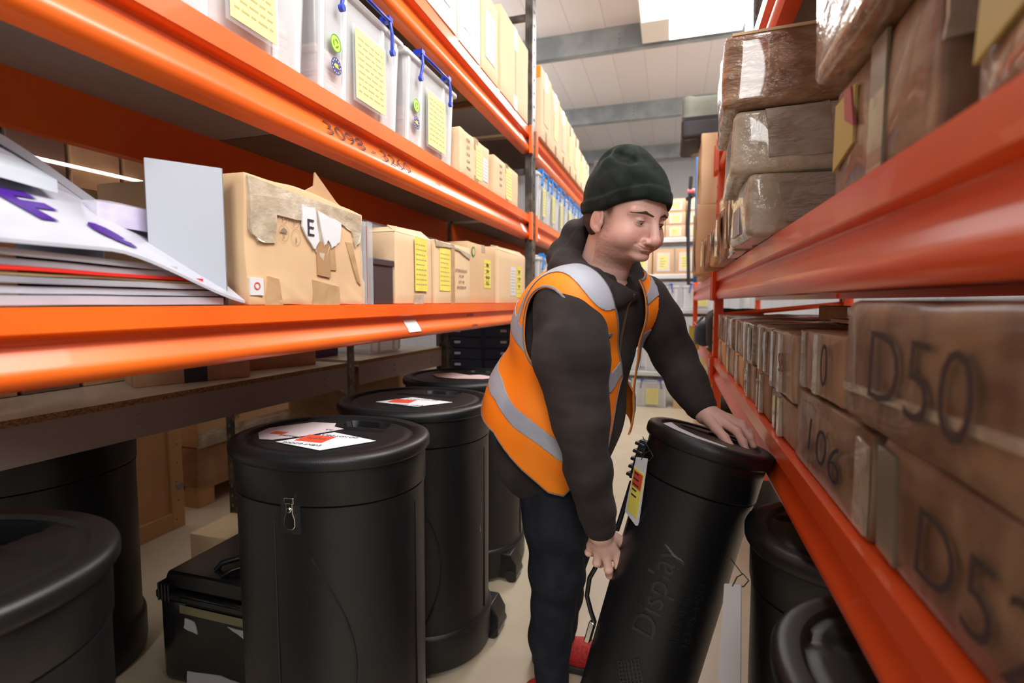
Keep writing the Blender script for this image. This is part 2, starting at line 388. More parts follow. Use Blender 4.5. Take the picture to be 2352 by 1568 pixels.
beam_sticker(1.47, 0.085, 1.193); beam_sticker(2.80, 0.07, 1.706); beam_sticker(3.12, 0.07, 1.706); beam_sticker(2.80, 0.05, 2.196); beam_sticker(3.12, 0.09, 2.196)

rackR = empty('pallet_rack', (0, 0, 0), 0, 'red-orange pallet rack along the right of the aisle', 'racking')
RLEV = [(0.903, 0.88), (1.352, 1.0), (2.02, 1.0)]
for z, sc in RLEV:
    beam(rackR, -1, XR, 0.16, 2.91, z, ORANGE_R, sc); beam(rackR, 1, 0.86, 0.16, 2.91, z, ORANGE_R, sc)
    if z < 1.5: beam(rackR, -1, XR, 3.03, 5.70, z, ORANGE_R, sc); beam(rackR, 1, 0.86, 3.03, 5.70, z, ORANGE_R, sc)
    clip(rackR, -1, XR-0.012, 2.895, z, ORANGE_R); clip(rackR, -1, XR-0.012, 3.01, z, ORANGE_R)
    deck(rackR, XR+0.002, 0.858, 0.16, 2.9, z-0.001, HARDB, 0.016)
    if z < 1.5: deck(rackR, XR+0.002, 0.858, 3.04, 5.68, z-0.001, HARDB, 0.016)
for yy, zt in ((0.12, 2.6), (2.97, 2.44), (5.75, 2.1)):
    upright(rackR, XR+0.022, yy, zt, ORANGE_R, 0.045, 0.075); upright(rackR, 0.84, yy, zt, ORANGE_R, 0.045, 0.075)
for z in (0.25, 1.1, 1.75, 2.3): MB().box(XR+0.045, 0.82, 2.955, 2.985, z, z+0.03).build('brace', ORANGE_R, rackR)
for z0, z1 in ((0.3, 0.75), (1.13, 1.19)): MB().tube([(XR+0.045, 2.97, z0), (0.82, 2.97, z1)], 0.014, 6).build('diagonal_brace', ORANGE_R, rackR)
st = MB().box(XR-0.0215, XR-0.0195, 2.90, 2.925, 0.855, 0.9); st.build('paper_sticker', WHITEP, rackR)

# ------------------------------------------------------------------ drums (oval moulded shipping cases)
def oval(a, b, n=72, e=2.15):
    out = []
    for i in range(n):
        t = 2*PI*i/n; c, s = math.cos(t), math.sin(t)
        out.append((a*math.copysign(abs(c)**(2/e), c), b*math.copysign(abs(s)**(2/e), s)))
    return out
def loft(prof, a, b, n=72, cap0=True, cap1=True):
    vs = []; fs = []
    for z, off in prof: vs += [(x, y, z) for x, y in oval(a+off, b+off, n)]
    for i in range(len(prof)-1):
        for j in range(n): fs.append((i*n+j, i*n+(j+1) % n, (i+1)*n+(j+1) % n, (i+1)*n+j))
    if cap0: fs.append(tuple(range(n-1, -1, -1)))
    if cap1: fs.append(tuple(range((len(prof)-1)*n, len(prof)*n)))
    return vs, fs
def drum(label, loc, a, b, h, rz=0, rot=None, slot=(0.0, 0.0, 0.09, 0.028), latch=None, latch_z=None, wheel=0.09, rings=True, group='black moulded shipping drums'):
    root = empty('shipping_drum', loc, rz, label, 'drum', group, rot)
    seam = h-0.115
    vs, fs = loft([(0.012, -0.02), (0.0, -0.012) if False else (0.012, -0.015), (0.02, -0.004), (0.04, 0.0), (0.125, 0.0), (0.135, -0.003), (0.14, -0.010), (0.16, -0.011), (h*0.55, -0.009), (seam-0.02, -0.008), (seam-0.004, -0.006), (seam-0.002, -0.012), (h-0.05, -0.012)], a, b)
    obj_from(vs, fs, 'drum_body', BLACKP, root, angle=40)
    f_ = MB(); f_.add(*loft([(0.0, -0.045), (0.014, -0.04)], a, b)); f_.build('foot_rim', BLACKP, root, smooth=40)
    # lid: skirt + rolled lip + dished top with hand slot
    n = 96
    prof = [(seam, -0.006), (seam+0.002, -0.004), (h-0.036, -0.003), (h-0.033, 0.004), (h-0.027, 0.008), (h-0.012, 0.0085), (h-0.004, 0.005), (h, -0.003), (h+0.0005, -0.012)]
    vs, fs = loft(prof, a, b, n, False, False); base = (len(prof)-1)*n
    rr = [0.93, 0.90, 0.87, 0.84, 0.80, 0.76, 0.72, 0.68, 0.64, 0.60, 0.56, 0.52, 0.48, 0.44, 0.40, 0.36, 0.32, 0.28, 0.24, 0.20, 0.16, 0.12, 0.08, 0.04]
    aa, bb = a-0.012, b-0.012
    k = len(prof)
    for r_ in rr:
        for x, y in oval(aa*r_, bb*r_, n):
            z = h
            if r_ < 0.92: z = h-0.007
            if r_ < 0.86: z = h-0.004
            dx = max(abs(x-slot[0])-slot[2], 0); dy = max(abs(y-slot[1]-bb*0.62)-slot[3], 0)
            if math.hypot(dx, dy) < 0.006: z = h-0.05
            if abs(abs(x)-0.0) < slot[2]*1.9 and abs(y - bb*0.30) < 0.012: z -= 0.005
            vs.append((x, y, z))
        for j in range(n): fs.append(((k-1)*n+j, (k-1)*n+(j+1) % n, k*n+(j+1) % n, k*n+j))
        k += 1
    vs.append((0, 0, h-0.004)); c = len(vs)-1
    for j in range(n): fs.append(((k-1)*n+j, (k-1)*n+(j+1) % n, c))
    lid = obj_from(vs, fs, 'lid', BLACKP, root, angle=45)
    if rings:
        # moulded seam line and curved rib on the side
        mb = MB()
        def onside(t, z, off=-0.009):
            c_, s_ = math.cos(t), math.sin(t); e = 2.15
            return ((a+off)*math.copysign(abs(c_)**(2/e), c_), (b+off)*math.copysign(abs(s_)**(2/e), s_), z)
        for t0 in (-PI/2-0.05, 0.0): mb = MB().tube([onside(t0, 0.15+(seam-0.19)*i/12) for i in range(13)], 0.0020, 5); mb.build('moulding_line', BLACKP, root, smooth=60)
        MB().tube([onside(-PI/2+0.30+0.42*math.sin(q/24*PI), 0.10+(seam-0.22)*q/24) for q in range(25)], 0.0030, 5).build('curved_groove', mat('groove_black', (0.004, 0.004, 0.004), 0.6), root, smooth=60)
    if latch is not None:
        for t in latch:
            c_, s_ = math.cos(t), math.sin(t); e = 2.15
            px, py = (a-0.006)*math.copysign(abs(c_)**(2/e), c_), (b-0.006)*math.copysign(abs(s_)**(2/e), s_)
            nx, ny = c_/a, s_/b; L = math.hypot(nx, ny); ang = math.atan2(ny/L, nx/L) + PI/2
            M = Matrix.Translation((px, py, (latch_z or seam-0.02))) @ Matrix.Rotation(ang, 4, 'Z')
            rc = MB().box(-0.024, 0.024, -0.0015, 0.01, -0.045, 0.045, M).build('latch_recess', mat('recess_black', (0.002, 0.002, 0.002), 0.8), root)
            l = MB()
            l.add([(x, -0.006, z) for x, z in [(-0.008, 0.036), (0.008, 0.036), (0.009, 0.004), (0.014, -0.010), (0.014, -0.026), (0.007, -0.034), (-0.007, -0.034), (-0.014, -0.026), (-0.014, -0.010), (-0.009, 0.004)]] +
                  [(x, -0.0015, z) for x, z in [(-0.008, 0.036), (0.008, 0.036), (0.009, 0.004), (0.014, -0.010), (0.014, -0.026), (0.007, -0.034), (-0.007, -0.034), (-0.014, -0.026), (-0.014, -0.010), (-0.009, 0.004)]],
                  [tuple(range(9, -1, -1))] + [(i, (i+1) % 10, 10+(i+1) % 10, 10+i) for i in range(10)], M)
            l.box(-0.012, 0.012, -0.007, -0.0015, 0.026, 0.04, M); l.cyl((0, -0.009, 0.012), 0.006, 0.003, 12, 'y', M)
            l.build('latch', CHROME, rc, bevel=0.0015)
    if wheel:
        t_ = math.asin(wheel/b); s = wheel; e_ = a*math.cos(t_)
        MB().prism([(e_-0.08, 0.012), (e_+0.045, 0.012), (e_+0.045, 0.075), (e_+0.02, 0.12), (e_-0.08, 0.12)], s-0.045, s+0.045).build('wheel_housing', BLACKP, root, bevel=0.004)
        MB().cyl((e_+0.022, s-0.050, 0.026), 0.026, 0.1, 20, 'y').build('wheel', BLACKG, root, smooth=40)
    return root
def lid_sheet(root, pts, z, m, text=None, red=None, name='paper_label'):
    mb = MB(); n = len(pts)
    mb.add([(x, y, z) for x, y in pts] + [(x, y, z+0.0008) for x, y in pts], [tuple(range(n-1, -1, -1)), tuple(range(n, 2*n))] + [(i, (i+1) % n, n+(i+1) % n, n+i) for i in range(n)])
    o = mb.build(name, m, root)
    if red:
        x0, x1, y0, y1 = red; MB().box(x0, x1, y0, y1, z+0.0008, z+0.0014).build('red_panel', REDL, o)
    if text:
        for body, x, y, size in text:
            vs, fs = textmesh(body, size, 0.0001); 
            obj_from([(x-a_, y-b_, z+0.0014+e) for a_, b_, e in vs], fs, 'lettering', INK, o, smooth=False)
    return o
d1 = drum('black lidded shipping drum by the tool case, chrome latch, two paper labels on its lid', (-0.838, 1.12, 0), 0.248, 0.205, 0.86, 0.0, latch=[-PI/2+0.12], slot=(0.03, 0, 0.06, 0.022), wheel=False)
lid_sheet(d1, [(-0.20, 0.00), (-0.19, -0.05), (-0.14, -0.10), (-0.105, -0.095), (-0.055, -0.045), (0.0, 0.05), (-0.04, 0.065), (-0.06, 0.10), (-0.13, 0.09), (-0.17, 0.04)], 0.8575, mat('pinkish_paper', (0.60, 0.50, 0.52), 0.6), [('7-A', -0.03, 0.03, 0.016), ('FRAGILE', -0.09, -0.055, 0.014)], (-0.155, -0.115, -0.05, -0.025))
lid_sheet(d1, [(-0.08, -0.11), (0.07, -0.14), (0.15, -0.03), (0.0, 0.01)], 0.858, WHITEP, [('DO NOT DELAY', 0.035, -0.022, 0.016), ('EVENT GOODS', -0.005, -0.108, 0.016), ('urgent', 0.0, -0.06, 0.02)], (-0.045, 0.035, -0.088, -0.03))
d2 = drum('black lidded shipping drum standing second in the row, one white label on its lid', (-0.845, 1.60, 0), 0.26, 0.235, 0.865, 0.0, slot=(0.03, 0, 0.06, 0.022), wheel=0.10)
lid_sheet(d2, [(-0.10, -0.10), (0.07, -0.13), (0.15, -0.03), (-0.02, 0.01)], 0.8635, WHITEP, [('DO NOT DELAY', 0.035, -0.022, 0.016), ('EVENT GOODS', 0.03, -0.115, 0.016)], (-0.06, 0.02, -0.095, -0.035))
MB().box(-0.012, 0.012, -0.0005, 0.0005, -0.03, 0.03, Matrix.Translation((0.249, -0.02, 0.46)) @ Matrix.Rotation(PI/2-0.05, 4, 'Z')).build('barcode_sticker', WHITEP, d2)
d3 = drum('black lidded shipping drum third in the row with torn pink label, behind the standing man', (-0.90, 2.18, 0), 0.275, 0.25, 0.865, 0.0, slot=(0.03, 0, 0.06, 0.022), wheel=-0.11)
lid_sheet(d3, [(-0.16, -0.02), (-0.10, -0.09), (0.0, -0.11), (0.12, -0.09), (0.17, -0.03), (0.06, 0.03), (0.02, 0.0), (-0.09, 0.06)], 0.8635, mat('pinkish_paper2', (0.62, 0.44, 0.42), 0.6))
d0 = drum('black shipping drum lid nearest the camera at the lower left corner', (-0.985, 0.40, 0), 0.235, 0.20, 0.84, R(8), slot=(-0.05, 0.0, 0.09, 0.03), wheel=False)
dB = drum('tall black shipping drum standing under the grey bench shelf at the far left', (-1.93, 1.06, 0), 0.28, 0.28, 0.79, R(0), latch_z=0.47, latch=[-0.50], wheel=False, rings=False)
dR2 = drum('black drum under the right rack, white tag beside it, behind the nearest one', (0.395, 1.125, 0), 0.23, 0.19, 0.745, 0, wheel=False)
dR3 = drum('black drum lid under the right rack nearest the camera', (0.36, 0.700, 0), 0.215, 0.205, 0.745, 0, wheel=False)
# ------------------------------------------------------------------ leaning drum the man handles
_T = Vector((0.098, 1.310, 0.838)); _B = Vector((-0.115, 1.225, 0.0)); _ax = (_T-_B).normalized()
_H = (_T-_B).length
_front = Vector((-0.25, -1, 0)); _front = (_front - _ax*_front.dot(_ax)).normalized(); _rt = _ax.cross(-_front).normalized()
# local x = _rt , local y = -front , local z = axis
_rx = (-_front).cross(_ax).normalized()
_M = Matrix((( _rx.x, -_front.x, _ax.x), (_rx.y, -_front.y, _ax.y), (_rx.z, -_front.z, _ax.z)))
_lift = 0.138*abs(_rx.z) + 0.15*abs(_front.z)
LD = drum('black shipping drum tilted under the man\'s hands, raised lettering running up its side', tuple(_B + Vector((0, 0, 0.040))), 0.138, 0.155, _H, rot=_M.to_euler(), slot=(0.035, -0.02, 0.04, 0.02), wheel=False, rings=False, group=None)
def on_oval(a, b, s):
    """point on oval at arc length s from the front (-y)"""
    N = 400; e = 2.15; th = np.linspace(-PI/2-1.6, -PI/2+1.6, N); c = np.cos(th); q = np.sin(th)
    X = a*np.sign(c)*np.abs(c)**(2/e); Y = b*np.sign(q)*np.abs(q)**(2/e)
    ds = np.concatenate([[0], np.cumsum(np.hypot(np.diff(X), np.diff(Y)))]); ds -= np.interp(0, X[120:-120], ds[120:-120]) if True else 0
    return np.interp(s, ds, X), np.interp(s, ds, Y)
def emboss(body, s0, z0, size, ext=0.0014, bold=0.0, lines=None):
    vs, fs = textmesh(body, size, ext, bold) if lines is None else lines
    out = []
    for u, v, e in vs:
        s = s0 - v; z = z0 + u
        x, y = on_oval(0.138-0.010, 0.155-0.010, s)
        nx, ny = x/0.138**2, y/0.155**2; L = math.hypot(nx, ny)
        out.append((x+nx/L*(e+0.0005), y+ny/L*(e+0.0005), z))
    return obj_from(out, fs, 'raised_lettering', mat('lettering_black', (0.013, 0.014, 0.015), 0.33), LD, smooth=False)
emboss('Display', 0.000, _H-0.35, 0.074, 0.0026)
emboss('Nomadic', 0.000, _H-0.745, 0.074, 0.0026)
emboss('Ireland/Europe', 0.062, _H-0.36, 0.028, 0.0020)
emboss('353-95-44011', 0.092, _H-0.375, 0.028, 0.0020)
emboss('America', 0.062, _H-0.70, 0.028, 0.0020)
emboss('866-000', 0.092, _H-0.70, 0.028, 0.0020)
_dv = []; _df = []
for i in range(7):      # woven lattice mark between the two words
    for sgn in (1, -1):
        k = -0.027 + i*0.009
        p0, p1 = ((k*0.5-0.016, k), (k*0.5+0.016, k)) if sgn > 0 else ((k*0.5 - 0.016, -k), (k*0.5+0.016, -k))
        a0 = (-0.030+abs(k)*0.0, k) ; a1 = (0.030, k)
        d = 0.0016
        if sgn > 0: q = [(-0.028, k-d), (0.028, k-d), (0.028, k+d), (-0.028, k+d)]
        else: q = [(k-d, -0.028), (k+d, -0.028), (k+d, 0.028), (k-d, 0.028)]
        q = [((u*0.80 - v*0.60)*1.0, (u*0.42 + v*0.78)*0.95) for u, v in q]
        n = len(_dv); _dv += [(u, v, 0.0) for u, v in q] + [(u, v, 0.0016) for u, v in q]
        _df += [(n+4, n+5, n+6, n+7), (n, n+1, n+5, n+4), (n+1, n+2, n+6, n+5), (n+2, n+3, n+7, n+6), (n+3, n, n+4, n+7)]
emboss('', -0.004, _H-0.545, 1, lines=(_dv, _df))
# pull handle strap, its fittings, lid buckle and hanging tag on the left flank
mb = MB()
_sx = lambda z, o=0: (-0.148-o, -0.02, z)
mb.tube([(-0.133, -0.04, 0.330), (-0.146, -0.045, 0.35), (-0.166, -0.05, 0.385), (-0.172, -0.05, 0.43), (-0.162, -0.05, 0.475), (-0.140, -0.045, 0.505)], 0.006, 8)
mb.build('handle_strap', BLACKG, LD, smooth=60)
MB().box(-0.143, -0.128, -0.052, -0.030, 0.275, 0.330).build('strap_fitting', CHROME, LD, bevel=0.003)
MB().box(-0.143, -0.128, -0.055, -0.030, 0.495, 0.56).build('strap_fitting', CHROME, LD, bevel=0.003)
mb = MB(); mb.box(-0.148, -0.12, -0.05, -0.02, _H-0.16, _H-0.06)
for k in range(5): mb.box(-0.156, -0.13, -0.056, -0.02, _H-0.155+k*0.02, _H-0.147+k*0.02)
mb.tube([(-0.142, -0.03, _H-0.17), (-0.142, -0.04, _H-0.30)], 0.007, 6)
mb.build('lid_buckle', BLACKG, LD, bevel=0.002)
# lid sheet
lid_sheet(LD, [(-0.105, -0.05), (-0.075, -0.08), (-0.02, -0.108), (0.045, -0.098), (0.05, -0.085), (-0.02, -0.07), (-0.07, -0.03), (-0.10, 0.02)], _H-0.0035, WHITEP)
def hang_tag(label, p_top, L, W, ang, yaw, face_m, group=None, lift=0.06):
    """card in a clear sleeve hanging from a cable tie"""
    t = empty('luggage_tag', p_top, 0, label, 'tag', group, rot=(0, ang, yaw))
    MB().add([(-W*0.35, -0.0012, -0.015), (W*0.35, -0.0012, 0.0), (W/2, -0.0012, -L), (-W/2, -0.0012, -L*0.93), (-W*0.35, 0.0012, -0.015), (W*0.35, 0.0012, 0.0), (W/2, 0.0012, -L), (-W/2, 0.0012, -L*0.93)],
             [(0, 3, 2, 1), (4, 5, 6, 7), (0, 1, 5, 4), (1, 2, 6, 5), (2, 3, 7, 6), (3, 0, 4, 7)]).build('sleeve', WHITEP, t)
    if face_m is not None:
        o = MB().box(-W*0.36, W*0.36, -0.0022, -0.0014, -L*0.88, -0.04).build('card', face_m, t)
        mb = MB()
        for k in range(5): mb.box(-W*0.25, W*(0.05+0.05*(k % 3)), -0.0028, -0.0022, -L*0.3-k*0.014, -L*0.3-k*0.014+0.004)
        mb.build('print', INK, o)
        MB().box(-W*0.3, W*0.3, -0.0026, -0.0022, -0.085, -0.045).build('red_panel', REDL, o)
    MB().tube([(0, -0.001, -0.012), (0.008, 0, 0.01), (0.018, 0.004, 0.02), (0.03, 0.004, 0.012), (0.02, 0.004, -0.005), (0.004, 0, -0.008)], 0.0013, 6).build('cable_tie', BLACKG, t)
    MB().tube([(0.018, 0.002, 0.02), (-0.004, -0.005, 0.045)], 0.001, 5).build('tie_tail', BLACKG, t)
    return t
hang_tag('yellow luggage tag in a clear sleeve hanging from the tilted drum', (-0.055, 1.185, 0.852), 0.175, 0.052, R(12), R(-48), YEL)
hang_tag('plain white luggage tag hanging in front of the drum under the right rack', (0.128, 1.055, 0.655), 0.24, 0.05, R(0), R(-38), None)

# ------------------------------------------------------------------ clear lidded tubs on the left rack
def tub(label, loc, w, d, h, face, hand=BLUEH, group=None, stickers=True, yl=True, ribs=True, contents=True, lw=0.36):
    root = empty('storage_tub', loc, face, label, 'storage tub', group)
    t = 0.02; mb = MB(); hb = h-0.035
    def ring(x, y0, y1, z): return [(-x, y0, z), (x, y0, z), (x, y1, z), (-x, y1, z)]
    A = ring(w/2-t, t, d-t, 0.0); B = ring(w/2-0.008, 0.008, d-0.008, hb)
    mb.add(A+B, [(3, 2, 1, 0), (0, 1, 5, 4), (1, 2, 6, 5), (2, 3, 7, 6), (3, 0, 4, 7)])
    mb.build('tub_body', PLASTIC, root, bevel=0.012)
    if ribs:
        for x in (-w*0.44, -w*0.22, w*0.22, w*0.40):
            MB().add([(x-0.007, 0.016, 0.01), (x+0.007, 0.016, 0.01), (x+0.007, 0.004, hb), (x-0.007, 0.004, hb), (x-0.007, 0.022, 0.01), (x+0.007, 0.022, 0.01), (x+0.007, 0.012, hb), (x-0.007, 0.012, hb)],
                  [(0, 1, 2, 3), (7, 6, 5, 4), (0, 3, 7, 4), (1, 5, 6, 2), (3, 2, 6, 7), (0, 4, 5, 1)]).build('corner_rib', PLASTIC2, root)
    l = MB(); l.box(-w/2-0.002, w/2+0.002, -0.002, d+0.002, hb, hb+0.02); l.box(-w/2+0.015, w/2-0.015, 0.015, d-0.015, hb+0.02, h)
    l.build('lid', PLASTIC2, root, bevel=0.008)
    # blue clip handle across the end
    hd = MB(); x = w*0.27; y = -0.010
    hd.tube([(-x-0.012, y+0.004, hb-0.045), (-x-0.004, y-0.002, hb+0.0), (-x, y+0.004, h+0.006), (-x+0.015, y+0.015, h+0.008)], 0.0052, 8)
    hd.tube([(x+0.012, y+0.004, hb-0.045), (x+0.004, y-0.002, hb+0.0), (x, y+0.004, h+0.006), (x-0.015, y+0.015, h+0.008)], 0.0052, 8)
    hd.tube([(-x+0.01, y+0.012, h+0.008), (-x+0.03, y-0.008, h-0.010), (x-0.03, y-0.008, h-0.010), (x-0.01, y+0.012, h+0.008)], 0.005, 8)
    for s in (-1, 1): hd.box(s*x-0.011, s*x+0.011, y-0.002, y+0.03, h-0.002, h+0.012); hd.cyl((s*(x+0.012), y-0.004, hb-0.048), 0.009, 0.012, 12, 'y')
    hd.build('clip_handle', hand, root, smooth=50)
    if yl:
        lx = w*0.04; lh = hb*0.66
        o = MB().box(lx-w*lw/2-0.008, lx+w*lw/2+0.008, 0.0, 0.003, hb*0.10, hb*0.10+lh+0.016).build('label_sleeve', ACRYL, root)
        label_part(root, lx, hb*0.10+lh/2+0.008, w*lw, lh, YELP, 9, y=-0.0005)
    if stickers:
        u = -w*0.33
        for (v, r_, m1, m2) in ((hb*0.50, 0.021, GREENS, GREEND), (hb*0.30, 0.021, NAVY, YELS)):
            s = MB().disc((u, 0.0035, v), r_, 28).build('round_sticker', m1, root)
            q = MB()
            if m1 is GREENS:
                for k in range(3):
                    a0 = k*2*PI/3+0.4
                    for j in range(5):
                        t0, t1 = a0+j*0.3, a0+(j+1)*0.3-0.02
                        q.add([(u+0.011*math.cos(t0), 0.003, v+0.011*math.sin(t0)), (u+0.011*math.cos(t1), 0.003, v+0.011*math.sin(t1)), (u+0.007*math.cos(t1), 0.003, v+0.007*math.sin(t1)), (u+0.007*math.cos(t0), 0.003, v+0.007*math.sin(t0))], [(0, 1, 2, 3)])
                for j in range(28):
                    t0, t1 = j*2*PI/28, (j+1)*2*PI/28
                    q.add([(u+0.021*math.cos(t), 0.003, v+0.021*math.sin(t)) for t in (t0, t1)]+[(u+0.019*math.cos(t), 0.003, v+0.019*math.sin(t)) for t in (t1, t0)], [(0, 1, 2, 3)])
            else:
                for k in range(12): t0 = k*PI/6; q.disc((u+0.016*math.cos(t0), 0.003, v+0.016*math.sin(t0)), 0.002, 6)
                vs, fs = textmesh('48L', 0.014, 0, 0.0006); q.add([(u+a_, 0.0029, v+b_) for a_, b_, e in vs], fs)
            q.build('sticker_print', m2, s)
    if contents:
        pl_ = {0: 'pinkish papers inside the first clear tub at the top left', 1: 'pinkish papers inside the second clear tub, behind its round stickers', 2: 'pinkish papers inside the third clear tub beside the printed cartons'}[0 if loc[1] < 1 else (1 if loc[1] < 1.5 else 2)]
        c = empty('paper_stack', (loc[0], loc[1], loc[2]+0.006), face, pl_, 'papers', 'paper stacks inside the tubs')
        k = MB(); rnd = random.Random(int(loc[1]*100))
        z = 0
        while z < hb*0.45:
            dz = rnd.uniform(0.01, 0.03); e = rnd.uniform(0, 0.012)
            k.box(-w/2+0.035+e, w/2-0.035-e, 0.04, d*0.85, z, z+dz-0.002); z += dz
        k.build('papers', PINKC, c)
    return root
ZM = 1.7062
tub('first clear tub at the top left with a large yellow sheet, cut by the frame', (XL-0.012, 0.86, ZM), 0.40, 0.52, 0.31, FL, group=None, lw=0.30)
tub('clear tub with blue handle beside the first, green and blue round stickers high up', (XL-0.012, 1.283, ZM), 0.41, 0.52, 0.31, FL)
tub('third clear tub along the middle shelf, next to the two printed cartons', (XL-0.012, 1.705, ZM), 0.395, 0.52, 0.31, FL)
c = carton('small printed carton with yellow and white labels beside the third clear tub', (XL-0.01, 2.10, ZM), 0.34, 0.40, 0.185, FL, KRAFT2, noise=0.004, seed=3, r=0.008)
label_part(c, 0.03, 0.09, 0.07, 0.14, YELP, 8); label_part(c, 0.11, 0.08, 0.06, 0.10, WHITEP, 6)
for k, s in enumerate(('ITEM', 'QTY', 'N.W', 'G.W', 'MEAS')): front_text(c, s, -0.09, 0.15-k*0.028, 0.018, INKG)
c = carton('small printed carton with one yellow label, last before the dark post', (XL-0.01, 2.53, ZM), 0.40, 0.40, 0.185, FL, KRAFT2, noise=0.003, seed=4, r=0.006)
label_part(c, 0.03, 0.09, 0.09, 0.15, YELP, 8)
for k, s in enumerate(('ITEM', 'QTY', 'N.W', 'G.W')): front_text(c, s, -0.10, 0.15-k*0.03, 0.018, INKG)
# upper shelf cartons
ZU = 2.1962
WRAPW = mat('white_wrapped_carton', (0.72, 0.66, 0.58), 0.35, 0, (0.80, 0.78, 0.76), 6, 0.3, 14)
for k, (y0, y1, h, m, lab, wl) in enumerate([(0.95, 1.26, 0.33, WRAPW, 'film-wrapped carton on the top left level, cut by the frame', True), (1.27, 1.58, 0.36, WRAPW, 'film-wrapped carton with white sheet on the top left level, first whole one', True),
    (1.60, 1.87, 0.36, WRAPW, 'second film-wrapped carton with white sheet on the top left level', True), (1.89, 2.12, 0.35, WRAPW, 'film-wrapped pale carton in the middle of the top left level', True),
    (2.13, 2.36, 0.34, KRAFT2, 'film-wrapped kraft carton left of the tall plain one on the top left level', True), (2.39, 2.88, 0.40, KRAFT2, 'tall plain kraft carton beside the dark post on the top left level', False)]):
    c = carton(lab, (XL+0.004, (y0+y1)/2, ZU), y1-y0-0.01, 0.45, h, FL, m, tape=not wl, seed=k, noise=0.002)
    if wl: label_part(c, 0.0, h*0.5, (y1-y0)*0.55, h*0.6, WHITEP, 0)
    else:
        mb = MB(); mb.box(-0.004, 0.004, -0.0012, 0, 0, h); mb.build('flap_seam', KRAFT3, c)
# second bay, upper level cartons
yb = 3.10
for k in range(7):
    wd = [0.30, 0.26, 0.27, 0.25, 0.26, 0.28, 0.28][k]; h = [0.42, 0.40, 0.38, 0.37, 0.36, 0.30, 0.29][k]
    c = carton(['kraft carton with orange top label, first beyond the dark post, top level', 'kraft carton second beyond the dark post, top level', 'kraft carton third beyond the dark post, top level', 'kraft carton with pale yellow sheet, fourth beyond the dark post, top level', 'kraft carton fifth beyond the dark post, top level', 'kraft carton sixth beyond the dark post, top level', 'farthest kraft carton of the top left level, seventh beyond the dark post'][k],
               (XL+0.02, yb+wd/2, ZU), wd-0.008, 0.42, h, FL, KRAFT2, seed=20+k, noise=0.002)
    label_part(c, 0, h*0.5, wd*0.4, h*0.5, YELP if k % 2 else KRAFT2, 5 if k % 2 else 0)
    if k == 0:
        MB().box(-wd/2-0.0012+0.004, -wd/2+0.004, 0.02, 0.14, h-0.035, h-0.004).build('white_strip', WHITEP, c)
        MB().box(-wd/2-0.0020+0.004, -wd/2+0.003, 0.0, 0.05, h-0.07, h-0.004).build('orange_label', ORPRINT, c)
    yb += wd
yb = 3.10
for k in range(6):
    wd = 0.27; h = 0.30
    tub(['clear tub with bright blue handle first beyond the dark post, middle level', 'clear tub with bright blue handle second beyond the dark post', 'clear tub with bright blue handle third beyond the dark post', 'clear tub with bright blue handle fourth beyond the dark post', 'clear tub with bright blue handle fifth beyond the dark post', 'clear tub with bright blue handle sixth beyond the dark post'][k],
        (XL+0.012, yb+wd/2, ZM), wd-0.01, 0.45, h, FL, BLUEB, 'blue handled tubs beyond the post', stickers=False, ribs=True, contents=False, lw=0.30)
    yb += wd
    if k == 2: yb += 0.06
for k in range(3):
    tub(['clear blue handled tub behind the man\'s hood on the lowest level', 'second clear blue handled tub behind the man on the lowest level', 'third clear blue handled tub behind the man on the lowest level'][k], (XL+0.012, 3.27+k*0.32, 1.1932), 0.29, 0.45, 0.30, FL, BLUEB, 'blue handled tubs beyond the post', stickers=False, contents=False)

# ------------------------------------------------------------------ low left shelf: battered cartons
ZL = 1.1934
EB = empty('cardboard_box', (XL-0.008, 1.030, ZL), FL, 'large battered taped cardboard box marked E beside the white foam board', 'cardboard box')
me = softbox(0.405, 0.40, 0.262, 0.005, 24, 0.002, 0.0032, 5, 34)
for v in me.vertices:
    if v.co.z < 0.07 and v.co.y < 0.02: v.co.y -= 0.004*abs(math.sin(v.co.x*45+v.co.z*60))*(1-v.co.z/0.07)
    t = max(0, v.co.z/0.262)
    if v.co.z > 0.2: v.co.z -= 0.020*max(0, v.co.x/0.2)*t
    if v.co.z < 0.06: v.co.x += 0.010*max(0, v.co.x/0.2)
mesh_part('carton_body', me, KRAFT, EB)
def patch(root, pts, m, name='tape', y=-0.004, t=0.0012, jag=0, seed=0, wrinkle=0.0):
    """irregular flat patch on a front face; pts (u,v) outline"""
    rnd = random.Random(seed); P = []
    for i in range(len(pts)):
        a, b_ = pts[i], pts[(i+1) % len(pts)]
        k = max(1, jag)
        for j in range(k):
            f = j/k; P.append((a[0]+(b_[0]-a[0])*f + (rnd.uniform(-1, 1)*0.002 if jag else 0), a[1]+(b_[1]-a[1])*f + (rnd.uniform(-1, 1)*0.002 if jag else 0)))
    n = len(P)
    yy = [rnd.uniform(-wrinkle, wrinkle*0.2) for _ in P]
    mb = MB(); mb.add([(u, y+q, v) for (u, v), q in zip(P, yy)] + [(u, y+t+0.003, v) for u, v in P], [tuple(range(n)), tuple(range(2*n-1, n-1, -1))] + [(i, n+i, n+(i+1) % n, (i+1) % n) for i in range(n)])
    o = mb.build(name, m, root)
    return o
patch(EB, [(-0.195, 0.255), (0.19, 0.235), (0.19, 0.17), (0.165, 0.15), (0.15, 0.19), (0.10, 0.205), (0.06, 0.16), (0.035, 0.10), (0.0, 0.125), (-0.03, 0.19), (-0.12, 0.19), (-0.125, 0.13), (-0.17, 0.13), (-0.195, 0.15)], TAPEC, jag=3, seed=1, wrinkle=0.003)
patch(EB, [(0.005, 0.15), (0.055, 0.15), (0.055, 0.065), (0.008, 0.07)], mat('brown_tape_flat', (0.40, 0.235, 0.12), 0.4), y=-0.0055)
